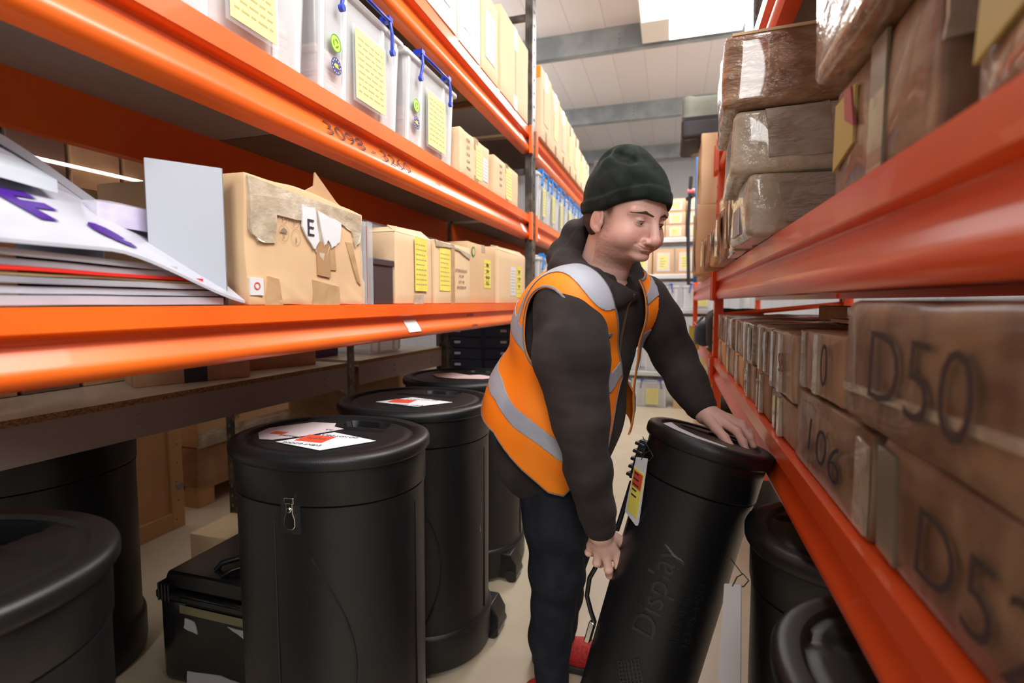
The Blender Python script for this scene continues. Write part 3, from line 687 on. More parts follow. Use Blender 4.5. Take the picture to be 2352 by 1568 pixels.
patch(EB, [(0.055, 0.14), (0.075, 0.14), (0.08, 0.085), (0.055, 0.085)], TAPE, y=-0.0045)
patch(EB, [(-0.01, 0.06), (0.09, 0.045), (0.088, 0.0), (-0.01, 0.0)], TAPE, y=-0.0048, jag=2, seed=4)
patch(EB, [(-0.15, 0.06), (-0.12, 0.055), (-0.11, 0.0), (-0.16, 0.0)], TAPE, y=-0.0048)
patch(EB, [(0.12, 0.16), (0.15, 0.16), (0.185, 0.05), (0.17, 0.06)], TAPE, y=-0.0045)
patch(EB, [(-0.045, 0.225), (0.0, 0.225), (0.01, 0.15), (-0.005, 0.128), (-0.045, 0.175)], WHITEP, 'torn_label', y=-0.0085, jag=4, seed=2, wrinkle=0.001)
patch(EB, [(0.01, 0.22), (0.10, 0.205), (0.09, 0.155), (0.06, 0.14), (0.045, 0.155), (0.03, 0.14)], WHITEP, 'torn_label', y=-0.0082, jag=4, seed=3, wrinkle=0.001)
front_text(EB, 'E', -0.02, 0.175, 0.055, INK, y=-0.0100, name='marker_writing')
patch(EB, [(-0.235+0.035, 0.055), (-0.165, 0.055), (-0.165, 0.02), (-0.20, 0.02)], WHITEP, 'small_label', y=-0.0055)
front_text(EB, 'O', -0.183, 0.038, 0.022, REDL, y=-0.0064)
mb = MB()
for (u, v) in ((-0.10, 0.205-0.012), (-0.065, 0.20-0.012), (-0.10, 0.155), (-0.062, 0.150)):
    for j in range(24):
        t0, t1 = j*2*PI/24, (j+1)*2*PI/24
        mb.add([(u+0.015*math.cos(t0), -0.0046, v+0.018*math.sin(t0)), (u+0.015*math.cos(t1), -0.0046, v+0.018*math.sin(t1)), (u+0.0143*math.cos(t1), -0.0046, v+0.0172*math.sin(t1)), (u+0.0143*math.cos(t0), -0.0046, v+0.0172*math.sin(t0))], [(0, 1, 2, 3)])
    mb.box(u-0.001, u+0.001, -0.0046, -0.0044, v-0.012, v)
mb.add([(-0.112, -0.0046, 0.156), (-0.088, -0.0046, 0.156), (-0.093, -0.0046, 0.163), (-0.10, -0.0046, 0.166), (-0.107, -0.0046, 0.163)], [(0, 1, 2, 3, 4)])
mb.build('care_symbol', INKG, EB)
# torn flap standing up
mb = MB(); mb.add([(-0.02, 0.03, 0.258), (0.19, 0.02, 0.232), (0.12, 0.02, 0.262), (0.03, 0.012, 0.315), (0.035, 0.02, 0.285), (-0.0, 0.03, 0.262), (-0.02, 0.034, 0.258), (0.19, 0.024, 0.232), (0.12, 0.024, 0.262), (0.03, 0.016, 0.315), (0.035, 0.024, 0.285), (-0.0, 0.034, 0.262)],
                 [(0, 1, 2, 3, 4, 5), (11, 10, 9, 8, 7, 6)] + [(i, 6+i, 6+(i+1) % 6, (i+1) % 6) for i in range(6)])
mb.build('torn_flap', KRAFT, EB)
# tape and orange printed label on the near side (local -x)
mb = MB(); mb.box(-0.2065, -0.204, 0.06, 0.115, 0.0, 0.262); mb.build('tape', mat('brown_tape_flat', (0.40, 0.235, 0.12), 0.4), EB)
o = MB().box(-0.2072, -0.2045, 0.125, 0.225, 0.135, 0.248).build('corner_label', WHITEP, EB)
mb = MB(); mb.add([(-0.2078, 0.225, 0.235), (-0.2078, 0.225, 0.165), (-0.2078, 0.125, 0.205), (-0.2078, 0.125, 0.245)], [(0, 1, 2, 3)]); mb.box(-0.208, -0.2074, 0.19, 0.225, 0.138, 0.158); mb.build('orange_print', ORPRINT, o)
vs, fs = textmesh('fragile', 0.022, 0, 0.0004); obj_from([(-0.2083, 0.172-a_*0.8, 0.228+b_+a_*0.3) for a_, b_, e in vs], fs, 'lettering', WHITEP, o, smooth=False)
vs, fs = textmesh('DC', 0.026, 0, 0.0003); obj_from([(-0.2083, 0.150-a_, 0.152+b_) for a_, b_, e in vs], fs, 'lettering', INK, o, smooth=False)

def open_carton(label, y0, y1, h, m, seed, d=0.40, lab=None, xo=0.0, open_=True, group=None):
    c = empty('cardboard_box', (XL-0.010+xo, (y0+y1)/2, ZL), FL, label, 'cardboard box', group)
    w_ = y1-y0-0.008
    mesh_part('carton_body', softbox(w_, d, h, 0.004, 8, 0.001, 0.0012, seed), m, c)
    if open_:
        f = MB(); f.add([(-w_/2, 0.0, h), (w_/2, 0.0, h-0.002), (w_/2-0.02, 0.03, h+0.028), (-w_/2+0.06, 0.06, h+0.03), (-w_/2, 0.003, h-0.003), (w_/2, 0.003, h-0.005), (w_/2-0.02, 0.033, h+0.025), (-w_/2+0.06, 0.063, h+0.027)], [(0, 1, 2, 3), (7, 6, 5, 4), (0, 4, 5, 1), (1, 5, 6, 2), (2, 6, 7, 3), (3, 7, 4, 0)])
        f.add([(-w_/2, 0.0, h), (-w_/2, d*0.5, h), (-w_/2+0.06, d*0.5, h+0.022), (-w_/2+0.05, 0.02, h+0.022)], [(0, 1, 2, 3)])
        f.build('flap', m, c)
    return c
c = open_carton('open-topped cardboard carton with a long hanging yellow label, beside the black box', 1.405, 1.665, 0.222, KRAFT2, 31)
label_part(c, 0.035, 0.13, 0.088, 0.175, YEL, 9, y=-0.006, seed=3); MB().box(-0.012, 0.055, -0.003, 0.0, 0.0, 0.03).build('torn_tape', TAPEC, c)
c = open_carton('taped carton with a yellow label, second of the low shelf row, product print at right', 1.672, 2.02, 0.228, KRAFT2, 32, open_=False, xo=0.004)
label_part(c, -0.085, 0.125, 0.095, 0.155, YEL, 8, seed=5); patch(c, [(-0.03, 0.225), (0.0, 0.225), (0.0, 0.0), (-0.03, 0.0)], TAPE)
for k, s in enumerate(('JUTEBAGS BLACK', 'PO 109', 'QTY 100', '44X33X30 CM')): front_text(c, s, 0.07, 0.13-k*0.022, 0.015, INKG, y=-0.003)
patch(c, [(-0.17, 0.228), (0.165, 0.205), (0.16, 0.18), (0.05, 0.205), (-0.05, 0.21), (-0.16, 0.205)], TAPEC, jag=3, seed=9, wrinkle=0.002)
c = open_carton('tall carton with a round green print, third of the low shelf row', 2.03, 2.38, 0.262, KRAFT, 33, open_=False, xo=-0.012)
label_part(c, 0.06, 0.135, 0.09, 0.13, YEL, 7, seed=6)
for k, s in enumerate(('BB6', '35A', '50-50', '92.6')): front_text(c, s, 0.06, 0.175-k*0.028, 0.022, INK, y=-0.0030)
MB().disc((-0.115, -0.002, 0.222), 0.022, 28).build('green_mark', GREEND, c); MB().disc((-0.115, -0.0025, 0.222), 0.015, 28).build('mark_centre', KRAFT, c)
MB().box(-0.016, 0.03, -0.002, 0.0, 0.23, 0.262).build('tape', TAPEC, c)
c = open_carton('open carton with white and yellow labels, last of the low shelf row by the vest', 2.39, 2.88, 0.262, KRAFT2, 34)
label_part(c, 0.0, 0.115, 0.085, 0.15, WHITEP, 8, seed=7); label_part(c, 0.11, 0.115, 0.09, 0.17, YEL, 7, seed=8)
for k, s in enumerate(('L03', 'C19', '34')): front_text(c, s, 0.11, 0.17-k*0.04, 0.026, INK, y=-0.003)
# black box and acrylic leaflet holders
bb = empty('black_box', (XL-0.012, 1.345, ZL), FL, 'black lidded box between the leaflet holders and the open carton', 'box')
MB().box(-0.052, 0.052, 0.0, 0.30, 0.0, 0.122).build('box_body', DARKB, bb, bevel=0.002)
MB().box(-0.057, 0.057, -0.004, 0.304, 0.112, 0.132).build('lid', DARKB, bb, bevel=0.003)
for k, (yy, hh, lf, lb) in enumerate(((1.236, 0.225, BLUEL, 'clear acrylic leaflet holder with a blue and orange sheet beside the box marked E'), (1.268, 0.228, ORLEAF, 'clear acrylic leaflet holder with an orange sheet in front of the black box'))):
    h = empty('leaflet_holder', (XL-0.006, yy, ZL), FL, lb, 'leaflet holder')
    m = MB(); m.box(-0.012, -0.010, 0, 0.21, 0, hh); m.box(0.010, 0.012, 0, 0.21, 0, hh*0.97); m.box(-0.012, 0.012, 0, 0.21, 0, 0.002); m.box(-0.012, 0.012, 0, 0.002, 0, hh)
    m.build('holder', ACRYL, h)
    s = MB().box(-0.0085, -0.0065, 0.004, 0.205, 0.004, hh*0.95).build('leaflet', ORLEAF if k else WHITEP, h)
    if k == 0:
        MB().box(-0.0090, -0.0086, 0.010, 0.20, hh*0.70, hh*0.93).build('blue_print', BLUEL, s); MB().box(-0.0090, -0.0086, 0.010, 0.20, 0.02, hh*0.68).build('orange_print', ORLEAF, s)
        MB().box(-0.0060, -0.0056, 0.004, 0.006, 0.01, hh*0.9).build('sheet_edge', WHITEP, s)
# white foam boards
fb = empty('foam_board', (XL-0.045, 0.745, ZL), R(56), 'tall white foam board standing on edge left of the box marked E', 'foam board')
MB().box(-0.070, 0.05, 0.0, 0.009, 0.0, 0.258).build('board', [FOAMB], fb, bevel=0.001)
MB().box(0.0502, 0.0510, 0.0, 0.009, 0.0, 0.258).build('board_edge', GREYE, fb)
MB().box(0.01, 0.045, -0.012, -0.001, 0.0, 0.016).build('foam_foot', INK, fb)
fb2 = empty('foam_board', (-1.13, 0.66, ZL), R(50), 'low white foam board behind the tall one, mostly hidden by mail bags', 'foam board')
MB().box(-0.13, 0.10, 0.0, 0.009, 0.0, 0.205).build('board', FOAMB, fb2, bevel=0.001)
carton('plain cardboard box standing behind the two white foam boards', (-1.235, 0.93, ZL), 0.30, 0.10, 0.255, FL, KRAFT, seed=51)
carton('pale cardboard box corner at the left edge of the frame beside the mail bags', (XL-0.02, 0.395, ZL), 0.125, 0.30, 0.095, FL, KRAFT2, seed=52, tape=False)
carton('small pale cardboard box on top of the corner box at the left edge', (XL-0.03, 0.372, ZL+0.0985), 0.070, 0.25, 0.045, FL, KRAFT2, seed=53, tape=False)
# mail bags and magazines fanned out
def sheet_pack(label, name, p, L, W, t, m, rz, tilt, roll=0.0, sag=0.0, cat='mail bag', group='mail bags heaped on the low shelf', noise=0.002, seed=0):
    """bent pack; local x = length (runs to +y in world when rz=90), pivot at the right end"""
    nx, ny = 14, 8; vs = []; fs = []
    for s in (0, 1):
        for i in range(nx+1):
            for j in range(ny+1):
                u, v = i/nx, j/ny; x = -L*(1-u); y = W*(v)
                z = sag*math.sin(PI*u)*1.0 + (t if s else 0)*(0.55+0.45*math.sin(PI*v)**0.5*math.sin(PI*min(1, u*1.0+0.0))**0.3)
                vs.append((x, y, z))
    P = np.array(vs); P[:, 2] += noise*noise3(P*np.array([1, 1, 0]), 28, seed); vs = [tuple(q) for q in P]
    N = (nx+1)*(ny+1); id_ = lambda s, i, j: s*N+i*(ny+1)+j
    for i in range(nx):
        for j in range(ny):
            fs.append((id_(0, i, j), id_(0, i, j+1), id_(0, i+1, j+1), id_(0, i+1, j))); fs.append((id_(1, i, j), id_(1, i+1, j), id_(1, i+1, j+1), id_(1, i, j+1)))
    for i in range(nx):
        fs.append((id_(0, i, 0), id_(0, i+1, 0), id_(1, i+1, 0), id_(1, i, 0))); fs.append((id_(0, i, ny), id_(1, i, ny), id_(1, i+1, ny), id_(0, i+1, ny)))
    for j in range(ny):
        fs.append((id_(0, 0, j), id_(1, 0, j), id_(1, 0, j+1), id_(0, 0, j+1))); fs.append((id_(0, nx, j), id_(0, nx, j+1), id_(1, nx, j+1), id_(1, nx, j)))
    root = obj_from(vs, fs, name, m, None, True, 50)
    root.location = p; root.rotation_mode = 'XYZ'
    root.rotation_euler = Matrix.Rotation(rz, 4, 'Z').to_3x3().__matmul__(Matrix.Rotation(tilt, 3, 'Y')).__matmul__(Matrix.Rotation(roll, 3, 'X')).to_euler()
    return tag(root, label, cat, group)
def heap(label, name, y_right, z0, x, L, W, t, H, tp, m, cat='mail bag', seed=0, noise=0.0012, roll=0.0):
    """pack lying along y: right end low, climbs by H over the distance tp, then flat"""
    nx, ny = 22, 8; vs = []; fs = []
    for s in (0, 1):
        for i in range(nx+1):
            for j in range(ny+1):
                a = i/nx*L; v = j/ny; k = min(1, a/tp); rise = H*(0.55*k+0.45*k*k*(3-2*k))
                edge = min(1, min(a, L-a)/0.02, min(v, 1-v)*W/0.02)**0.5
                vs.append((-W*v, -a, rise + roll*v + (t*(0.86+0.14*edge) if s else 0)))
    P = np.array(vs); P[:, 2] += noise*(noise3(P*np.array([1, 1, 0]), 34, seed)+0.8); vs = [tuple(q) for q in P]
    N = (nx+1)*(ny+1); I = lambda s, i, j: s*N+i*(ny+1)+j
    for i in range(nx):
        for j in range(ny): fs += [(I(0, i, j), I(0, i+1, j), I(0, i+1, j+1), I(0, i, j+1)), (I(1, i, j), I(1, i, j+1), I(1, i+1, j+1), I(1, i+1, j))]
    for i in range(nx): fs += [(I(0, i, 0), I(1, i, 0), I(1, i+1, 0), I(0, i+1, 0)), (I(0, i, ny), I(0, i+1, ny), I(1, i+1, ny), I(1, i, ny))]
    for j in range(ny): fs += [(I(0, 0, j), I(0, 0, j+1), I(1, 0, j+1), I(1, 0, j)), (I(0, nx, j), I(1, nx, j), I(1, nx, j+1), I(0, nx, j+1))]
    o = obj_from(vs, fs, name, m, None, True, 50); o.location = (x, y_right, ZL+z0)
    return tag(o, label, cat, 'mail bags and papers heaped on the low shelf')
pk = [('white mail bag at the bottom of the heap, flat on the shelf', 'mail_bag', 0.775, 0.0005, 0.40, 0.015, 0.0, POLYW),
 ('white paper bundle second from the bottom of the heap', 'paper_bundle', 0.765, 0.016, 0.38, 0.011, 0.001, POLYW),
 ('grey mail bag third from the bottom, under the manila folder', 'mail_bag', 0.745, 0.028, 0.36, 0.010, 0.002, POLY),
 ('manila folder edge showing just under the red folder', 'folder', 0.735, 0.038, 0.34, 0.004, 0.0035, TANP),
 ('bright red folder sandwiched in the middle of the heap', 'folder', 0.730, 0.042, 0.335, 0.006, 0.005, REDP),
 ('grey paper bundle lying directly on the red folder', 'paper_bundle', 0.695, 0.048, 0.30, 0.010, 0.006, POLY),
 ('pale paper bundle below the purple printed bag', 'paper_bundle', 0.680, 0.058, 0.28, 0.010, 0.010, POLYW)]
for k, (lb, nm, yr, z0, L, t, H, m) in enumerate(pk):
    heap(lb, nm, yr, z0, -0.812-0.004*(k % 2), L, 0.24, t, H, 0.30, m, 'mail bag' if nm == 'mail_bag' else ('folder' if nm == 'folder' else 'papers'), seed=k)
BIGX, BIGY, BIGZ = -0.800, 0.812, 0.003
BH, BT, BW2, BR2 = 0.078, 0.24, 0.15, 0.105
big = heap('large white mail bag with bold purple letters sloping down over the heap', 'mail_bag', BIGY, BIGZ, BIGX, 0.42, BW2, 0.006, BH, BT, POLYW, seed=31, roll=BR2)
for k, (lb, yr, z0, H, m) in enumerate((('grey magazine bundle leaning above the purple printed bag, lowest of three', 0.725, 0.073, 0.096, POLY), ('grey magazine bundle leaning, middle of three', 0.717, 0.096, 0.100, POLYW), ('grey magazine bundle leaning, topmost of three', 0.708, 0.119, 0.104, POLY))):
    heap(lb, 'magazine_bundle', yr, z0+0.028, -0.950-0.006*k, 0.27+0.01*k, 0.20, 0.018, H, 0.21, m, 'magazines', seed=60+k, roll=0.02)
heap('pale blue-grey mail bag on top of the heap at the left', 'mail_bag', 0.560, 0.172, -0.900, 0.24, 0.12, 0.022, 0.010, 0.1, mat('blue_grey_mailer', (0.46, 0.52, 0.60), 0.25, 0, (0.58, 0.63, 0.70), 4, 0.5, 10, coat=0.4), seed=71, roll=0.06)
heap('crumpled grey mail bag at the top left behind the heap', 'mail_bag', 0.535, 0.232, -0.98, 0.22, 0.16, 0.018, 0.022, 0.1, POLY, seed=72, noise=0.006, roll=0.02)
heap('clear plastic bag of leaflets leaning on the tall white foam board', 'plastic_bag', 0.745, 0.125, -0.900, 0.13, 0.12, 0.045, 0.004, 0.1, mat('clear_bag', (0.70, 0.70, 0.78), 0.2, 0, (0.55, 0.5, 0.72), 10, 0.8, 20, coat=0.5), 'plastic bag', seed=75, noise=0.004)
# bold purple letters on the front face of the big bag (own curved film, follows the bag)
for s, (a0, v0, sz) in enumerate(((0.300, 0.100, 0.125), (0.225, 0.055, 0.10))):
    vs, fs = textmesh('F' if s == 0 else 'e', sz, 0.0, 0.006)
    def onbig(a, v):
        k = min(1, max(0, a)/BT); return (-v*BW2/0.2, -a, BH*(0.55*k+0.45*k*k*(3-2*k)) + BR2*v/0.2 + 0.0095)
    # subdivide glyph so that it follows the slope
    bm = bmesh.new(); bv = [bm.verts.new(v_) for v_ in vs]
    for f_ in fs:
        try: bm.faces.new([bv[i_] for i_ in f_])
        except ValueError: pass
    bmesh.ops.subdivide_edges(bm, edges=bm.edges, cuts=3, use_grid_fill=True); bm.verts.index_update()
    out = [onbig(a0 - v_.co.x*0.9 + v_.co.y*0.35, min(0.19, max(0.005, v0+v_.co.y*0.9))) for v_ in bm.verts]; ff = [[v_.index for v_ in f_.verts] for f_ in bm.faces]; bm.free()
    obj_from(out, ff, 'purple_lettering', PURPLE, big, smooth=False)
# dark stacks of board behind the rack on the left
for k in range(9):
    x = -1.86
    o = MB().box(x-0.25, x, 0.35+k*0.17, 0.35+k*0.17+0.155, 0.9190, 1.76 - 0.02*(k % 3)).build('brown_board_pack', [KRAFT3, REDB, KRAFT3][k % 3], bevel=0.003)
    tag(o, 'upright brown board pack behind the left rack, number counted from the frame edge'.replace('number counted from the frame edge', ['nearest the frame edge', 'second along', 'third along', 'fourth along', 'fifth along', 'sixth along', 'seventh along', 'eighth along', 'farthest along'][k]), 'board pack', 'brown board packs behind the rack')
tag(MB().box(-1.848, -1.838, 0.2, 1.42, 1.628, 1.638).build('strip_lamp', mat('lit_strip', (1.0, 0.96, 0.85), 0.5, emit=1.4)), 'thin glowing strip lamp behind the left rack above the board packs', 'strip lamp')
# ------------------------------------------------------------------ grey bench shelving behind the left rack
BR = FL - R(3.5)
bs = empty('bench_shelving', (-1.545, 0.20, 0), BR, 'grey boltless shelving with a chipboard deck behind the left rack', 'shelving')
DZ = 0.918
def bbox_(x0, x1, y0, y1, z0, z1, name, m, bev=0.0): return MB().box(x0, x1, y0, y1, z0, z1).build(name, m, bs, bevel=bev)
for (a, b_) in ((-0.6, 1.84), (1.93, 2.78)):
    o = bbox_(a, b_, 0.0, 0.60, DZ-0.018, DZ-0.0002, 'deck_board', CHIPT); 
    bbox_(a, b_, -0.0015, 0.0, DZ-0.018, DZ-0.0004, 'board_edge', CHIP)
    mb = MB(); mb.prism([(0, 0), (0, 0.1), (0.03, 0.1), (0.03, 0.097), (0.003, 0.097), (0.003, 0.003), (0.02, 0.003), (0.02, 0)], a, b_)
    mb.v = [(y, x+0.001, z+DZ-0.118) for x, y, z in mb.v]; beamo = mb.build('front_beam', GREYSH, bs)
    r = MB()
    x = a+0.30
    while x < b_-0.05:
        for z in (DZ-0.055, DZ-0.083): r.cyl((x, -0.003, z), 0.006, 0.004, 12, 'y')
        x += 0.40
    r.build('rivet', GREYE, beamo, smooth=40)
    bbox_(a, b_, 0.57, 0.60, DZ-0.118, DZ-0.018, 'rear_beam', GREYSH)
def angle_post(x, y, z1, name='angle_post'):
    mb = MB(); mb.box(x, x+0.045, y, y+0.003, 0, z1); mb.box(x+0.042, x+0.045, y, y+0.04, 0, z1)
    o = mb.build(name, DSTEEL, bs); s = MB(); z = 0.05
    while z < z1: s.add([(x+0.014+0.005*math.cos(t*PI/4), y-0.0006, z+0.010*math.sin(t*PI/4)) for t in range(8)], [tuple(range(8))]); s.add([(x+0.034, y-0.0006, z+0.02), (x+0.038, y-0.0006, z+0.02), (x+0.038, y-0.0006, z+0.034), (x+0.034, y-0.0006, z+0.034)], [(0, 1, 2, 3)]); z += 0.05
    s.build('slot', mat('slot_pale', (0.32, 0.30, 0.28), 0.6), o)
for x, y in ((1.855, 0.003), (2.735, 0.003), (1.70, 0.605), (-0.58, 0.605), (2.73, 0.605)): angle_post(x, y, 1.9)
def on_bench(label, x, y, w, d, h, m, cat='cardboard box', tape=None, name='cardboard_box', rz=0, noise=0.0008, z=DZ):
    p = bs.matrix_basis if False else (Matrix.Translation((-1.545, 0.20, 0)) @ Matrix.Rotation(BR, 4, 'Z')) @ Vector((x, y, z))
    c = empty(name, tuple(p), BR+rz, label, cat)
    mesh_part('carton_body' if 'box' in name or 'carton' in name else 'body', softbox(w, d, h, 0.004, 6, 0, noise, int(x*100)), m, c)
    if tape is not None: MB().box(-w*0.1, w*0.1, -0.0012, 0.001, h*0.0, h).build('tape', tape, c)
    return c
on_bench('flat cardboard box with black tape lying on the chipboard shelf', 1.18, 0.12, 0.36, 0.16, 0.14, KRAFT3, tape=INK, rz=R(-24))
on_bench('plain brown box beside the taped flat box on the chipboard shelf', 1.60, 0.14, 0.30, 0.14, 0.17, KRAFT3, rz=R(-20))
on_bench('dark box end at the left edge on the chipboard shelf', 0.36, 0.03, 0.30, 0.25, 0.17, REDB, rz=R(4))
on_bench('navy blue box at the far end of the chipboard shelf', 1.98, 0.26, 0.24, 0.25, 0.16, mat('navy_card', (0.05, 0.04, 0.16), 0.5), cat='box')
_p = (Matrix.Translation((-1.545, 0.20, 0)) @ Matrix.Rotation(BR, 4, 'Z')) @ Vector((2.33, 0.10, DZ))
t_ = tub('clear unlabelled tub on the grey bench shelf past the dark post', tuple(_p), 0.32, 0.40, 0.22, BR, GREYB, stickers=False, yl=False, contents=False)
# dark drawer organiser + tray on top
_p = (-1.12, 3.05, 0.0)
og = empty('drawer_organiser', (-1.20, 3.22, 0.73), R(12), 'dark navy plastic drawer unit with small white tabs behind the drums', 'drawer unit')
MB().box(-0.32, 0.34, 0.0, 0.35, 0, 0.32).build('unit_body', ORGB, og, bevel=0.006)
for i in range(2):
    for k in range(4):
        dr = MB().box(-0.30+i*0.31, -0.01+i*0.31, -0.012, 0.01, 0.015+k*0.075, 0.083+k*0.075).build('drawer', ORGB, og, bevel=0.004)
        MB().box(-0.19+i*0.31, -0.15+i*0.31, -0.016, -0.011, 0.045+k*0.075, 0.060+k*0.075).build('white_tab', WHITEP, dr)
tr = empty('parts_tray', (-1.20, 3.22, 1.051), R(12), 'purple-grey divided tray sitting on the dark drawer unit', 'tray')
mb = MB(); mb.box(-0.33, 0.33, 0.0, 0.35, 0, 0.03)
for k in range(8): mb.box(-0.33+k*0.09, -0.325+k*0.09, -0.006, 0.0, 0.0, 0.03)
mb.build('tray_body', mat('smoky_tray', (0.16, 0.13, 0.20), 0.3), tr, bevel=0.003)
tb = empty('stand_table', (-1.20, 3.22, 0), R(12), 'dark low stand carrying the drawer unit behind the drums', 'stand')
mb = MB(); mb.box(-0.36, 0.38, -0.03, 0.38, 0.70, 0.729); mb.build('stand_top', DSTEEL, tb)
for x, y in ((-0.34, -0.02), (0.36, -0.02), (-0.34, 0.36), (0.36, 0.36)): MB().box(x-0.02, x+0.02, y-0.015, y+0.015, 0, 0.70).build('leg', DSTEEL, tb)

# ------------------------------------------------------------------ crate, pallet and floor goods at the left back
cr = empty('plywood_crate', (-2.48, 1.62, 0), FL, 'pale plywood crate with a pine frame standing beyond the tall drum', 'crate')
MB().box(-0.42, 0.43, 0.012, 0.6, 0.0, 1.25).build('crate_panel', PLY, cr)
for x in (-0.42, 0.36): MB().box(x, x+0.07, 0.0, 0.014, 0.0, 1.25).build('batten', PINE, cr, bevel=0.002)
MB().box(-0.35, 0.36, 0.0, 0.014, 0.0, 0.09).build('batten', PINE, cr, bevel=0.002); MB().box(-0.35, 0.36, 0.0, 0.014, 1.16, 1.25).build('batten', PINE, cr, bevel=0.002)
mb = MB(); rnd = random.Random(3)
for k in range(12): mb.cyl((0.36+rnd.uniform(0.01, 0.06), -0.001, 0.05+k*0.1), 0.004, 0.002, 8, 'y')
for k in range(8): mb.cyl((rnd.uniform(-0.3, 0.33), 0.011, rnd.uniform(0.1, 1.1)), 0.004, 0.002, 8, 'y')
mb.build('nail', DSTEEL, cr); MB().box(0.385, 0.43, -0.0015, 0, 0.205, 0.235).build('grey_stamp', GREYE, cr)
pl = empty('pallet', (-2.60, 2.86, 0), FL, 'brown wooden pallet under the film-wrapped cartons', 'pallet')
for x in (-0.62, -0.05, 0.5): MB().box(x, x+0.11, 0.0, 0.8, 0.0, 0.10).build('pallet_block', PINE, pl, bevel=0.003)
for k in range(6): MB().box(-0.62, 0.61, 0.0+k*0.14, 0.10+k*0.14, 0.10, 0.12).build('pallet_slat', PINE, pl)
for k, (z, h, lb) in enumerate(((0.121, 0.235, 'brown carton with a white barcode label, lowest on the pallet'), (0.358, 0.32, 'film-wrapped carton printed ITEM NO on the pallet, middle layer'), (0.680, 0.40, 'film-wrapped carton on top of the pallet load'))):
    c = carton(lb, (-2.585+0.01*k, 2.62, z), 0.78, 0.6, h, FL, KRAFT3 if k == 0 else KRAFT, seed=80+k, noise=0.004, r=0.01)
    if k == 0:
        label_part(c, -0.10, 0.12, 0.14, 0.14, WHITEP, 7, y=-0.004)
        mb = MB()
        for q in range(14): mb.box(-0.16+q*0.009, -0.16+q*0.009+0.003+0.002*(q % 3), -0.006, -0.0055, 0.055, 0.085)
        mb.build('barcode', INK, c)
    if k == 1:
        for q, s in enumerate(('ITEM NO.  QTY', 'QTY', 'G.W')): front_text(c, s, -0.14, 0.25-q*0.06, 0.055, INKG, y=-0.005)
        MB().box(-0.392, 0.392, -0.006, 0.0, 0.0, 0.09).build('film', TAPEW, c)
carton('second cardboard carton on the far end of the pallet', (-2.60, 3.22, 0.121), 0.40, 0.6, 0.55, FL, KRAFT, seed=84)
carton('film-wrapped brown carton standing behind the second drum', (-1.75, 2.46, 0), 0.62, 0.30, 0.80, R(25), KRAFT3, seed=85, noise=0.006, r=0.012)
tag(MB().box(-0.30, 0.30, 0.0, 0.35, 0.0, 0.05, Matrix.Translation((-2.15, 3.30, 0.78)) @ Matrix.Rotation(R(20), 4, 'Z')).build('flat_pack', mat('sage_card', (0.33, 0.33, 0.25), 0.6)), 'grey-green flat pack lying behind the film-wrapped carton', 'flat pack')
carton('plain tall carton standing under the sage flat pack', (-2.15, 3.32, 0), 0.5, 0.3, 0.778, R(20), KRAFT3, seed=88)
# small carton with printed papers on top, on the floor behind the tool case
c = carton('small pale carton with crumpled printed paper on top, behind the black tool case', (-1.88, 1.70, 0), 0.30, 0.24, 0.17, R(2), KRAFT2, tape=False, seed=86, noise=0.002)
o = MB().box(-0.13, 0.13, 0.03, 0.20, 0.161, 0.165).build('printed_paper', WHITEP, c, bevel=0.001)
mb = MB(); rnd = random.Random(2)
for k in range(22): x, y = rnd.uniform(-0.12, 0.10), rnd.uniform(0.035, 0.19); mb.box(x, x+rnd.uniform(0.01, 0.03), y, y+0.004, 0.1652, 0.1658)
mb.build('print', mat('blue_grey_print', (0.10, 0.12, 0.22), 0.6), o)
# tool case
tc = empty('tool_case', (-1.33, 1.155, 0), 0, 'black hard tool case with a top handle and strips of tape beside the first drum', 'tool case')
tc.scale = (0.97, 1, 0.93); me = softbox(0.40, 0.36, 0.30, 0.02, 8); mesh_part('case_body', me, BLACKG, tc)
MB().box(-0.205, 0.205, -0.008, 0.368, 0.292, 0.325).build('rim', BLACKG, tc, bevel=0.008)
mb = MB(); mb.prism([(-0.195, 0.325), (-0.17, 0.385), (0.17, 0.385), (0.195, 0.325)], 0.01, 0.35); mb.build('lid', BLACKG, tc, bevel=0.008)
mb = MB()
for k in range(4): mb.box(-0.19+k*0.014, -0.183+k*0.014, -0.012, 0.05, 0.290, 0.352)
mb.box(-0.10, 0.20, -0.011, 0.0, 0.300, 0.318)
mb.build('latch', BLACKG, tc, bevel=0.003)
mb = MB(); mb.tube([(-0.02, 0.06, 0.385), (-0.01, 0.07, 0.405), (0.10, 0.20, 0.415), (0.12, 0.22, 0.388)], 0.010, 8); mb.tube([(0.03, 0.03, 0.385), (0.05, 0.05, 0.40), (0.15, 0.17, 0.41), (0.17, 0.19, 0.388)], 0.007, 8)
mb.build('carry_handle', BLACKG, tc, smooth=60)
mb = MB(); mb.box(-0.10, 0.21, -0.0098, -0.0088, 0.262, 0.290); mb.build('tape', mat('clear_yellowed_tape', (0.30, 0.28, 0.14), 0.15, alpha=0.85, coat=0.8), tc)
patch(tc, [(-0.09, 0.24), (-0.05, 0.235), (-0.04, 0.195), (-0.095, 0.205)], WHITEP, 'torn_label', y=-0.003, jag=3, seed=5)
patch(tc, [(0.08, 0.245), (0.20, 0.245), (0.20, 0.20), (0.14, 0.22)], WHITEP, 'torn_label', y=-0.003, jag=3, seed=6)
patch(tc, [(-0.09, 0.055), (0.05, 0.070), (0.18, 0.055), (0.185, 0.0), (-0.02, 0.005), (-0.095, 0.01)], WHITEP, 'torn_label', y=-0.003, jag=4, seed=7)
mb = MB()
for q in range(12): mb.box(0.12+q*0.004, 0.12+q*0.004+0.0018, -0.0045, -0.004, 0.01, 0.045)
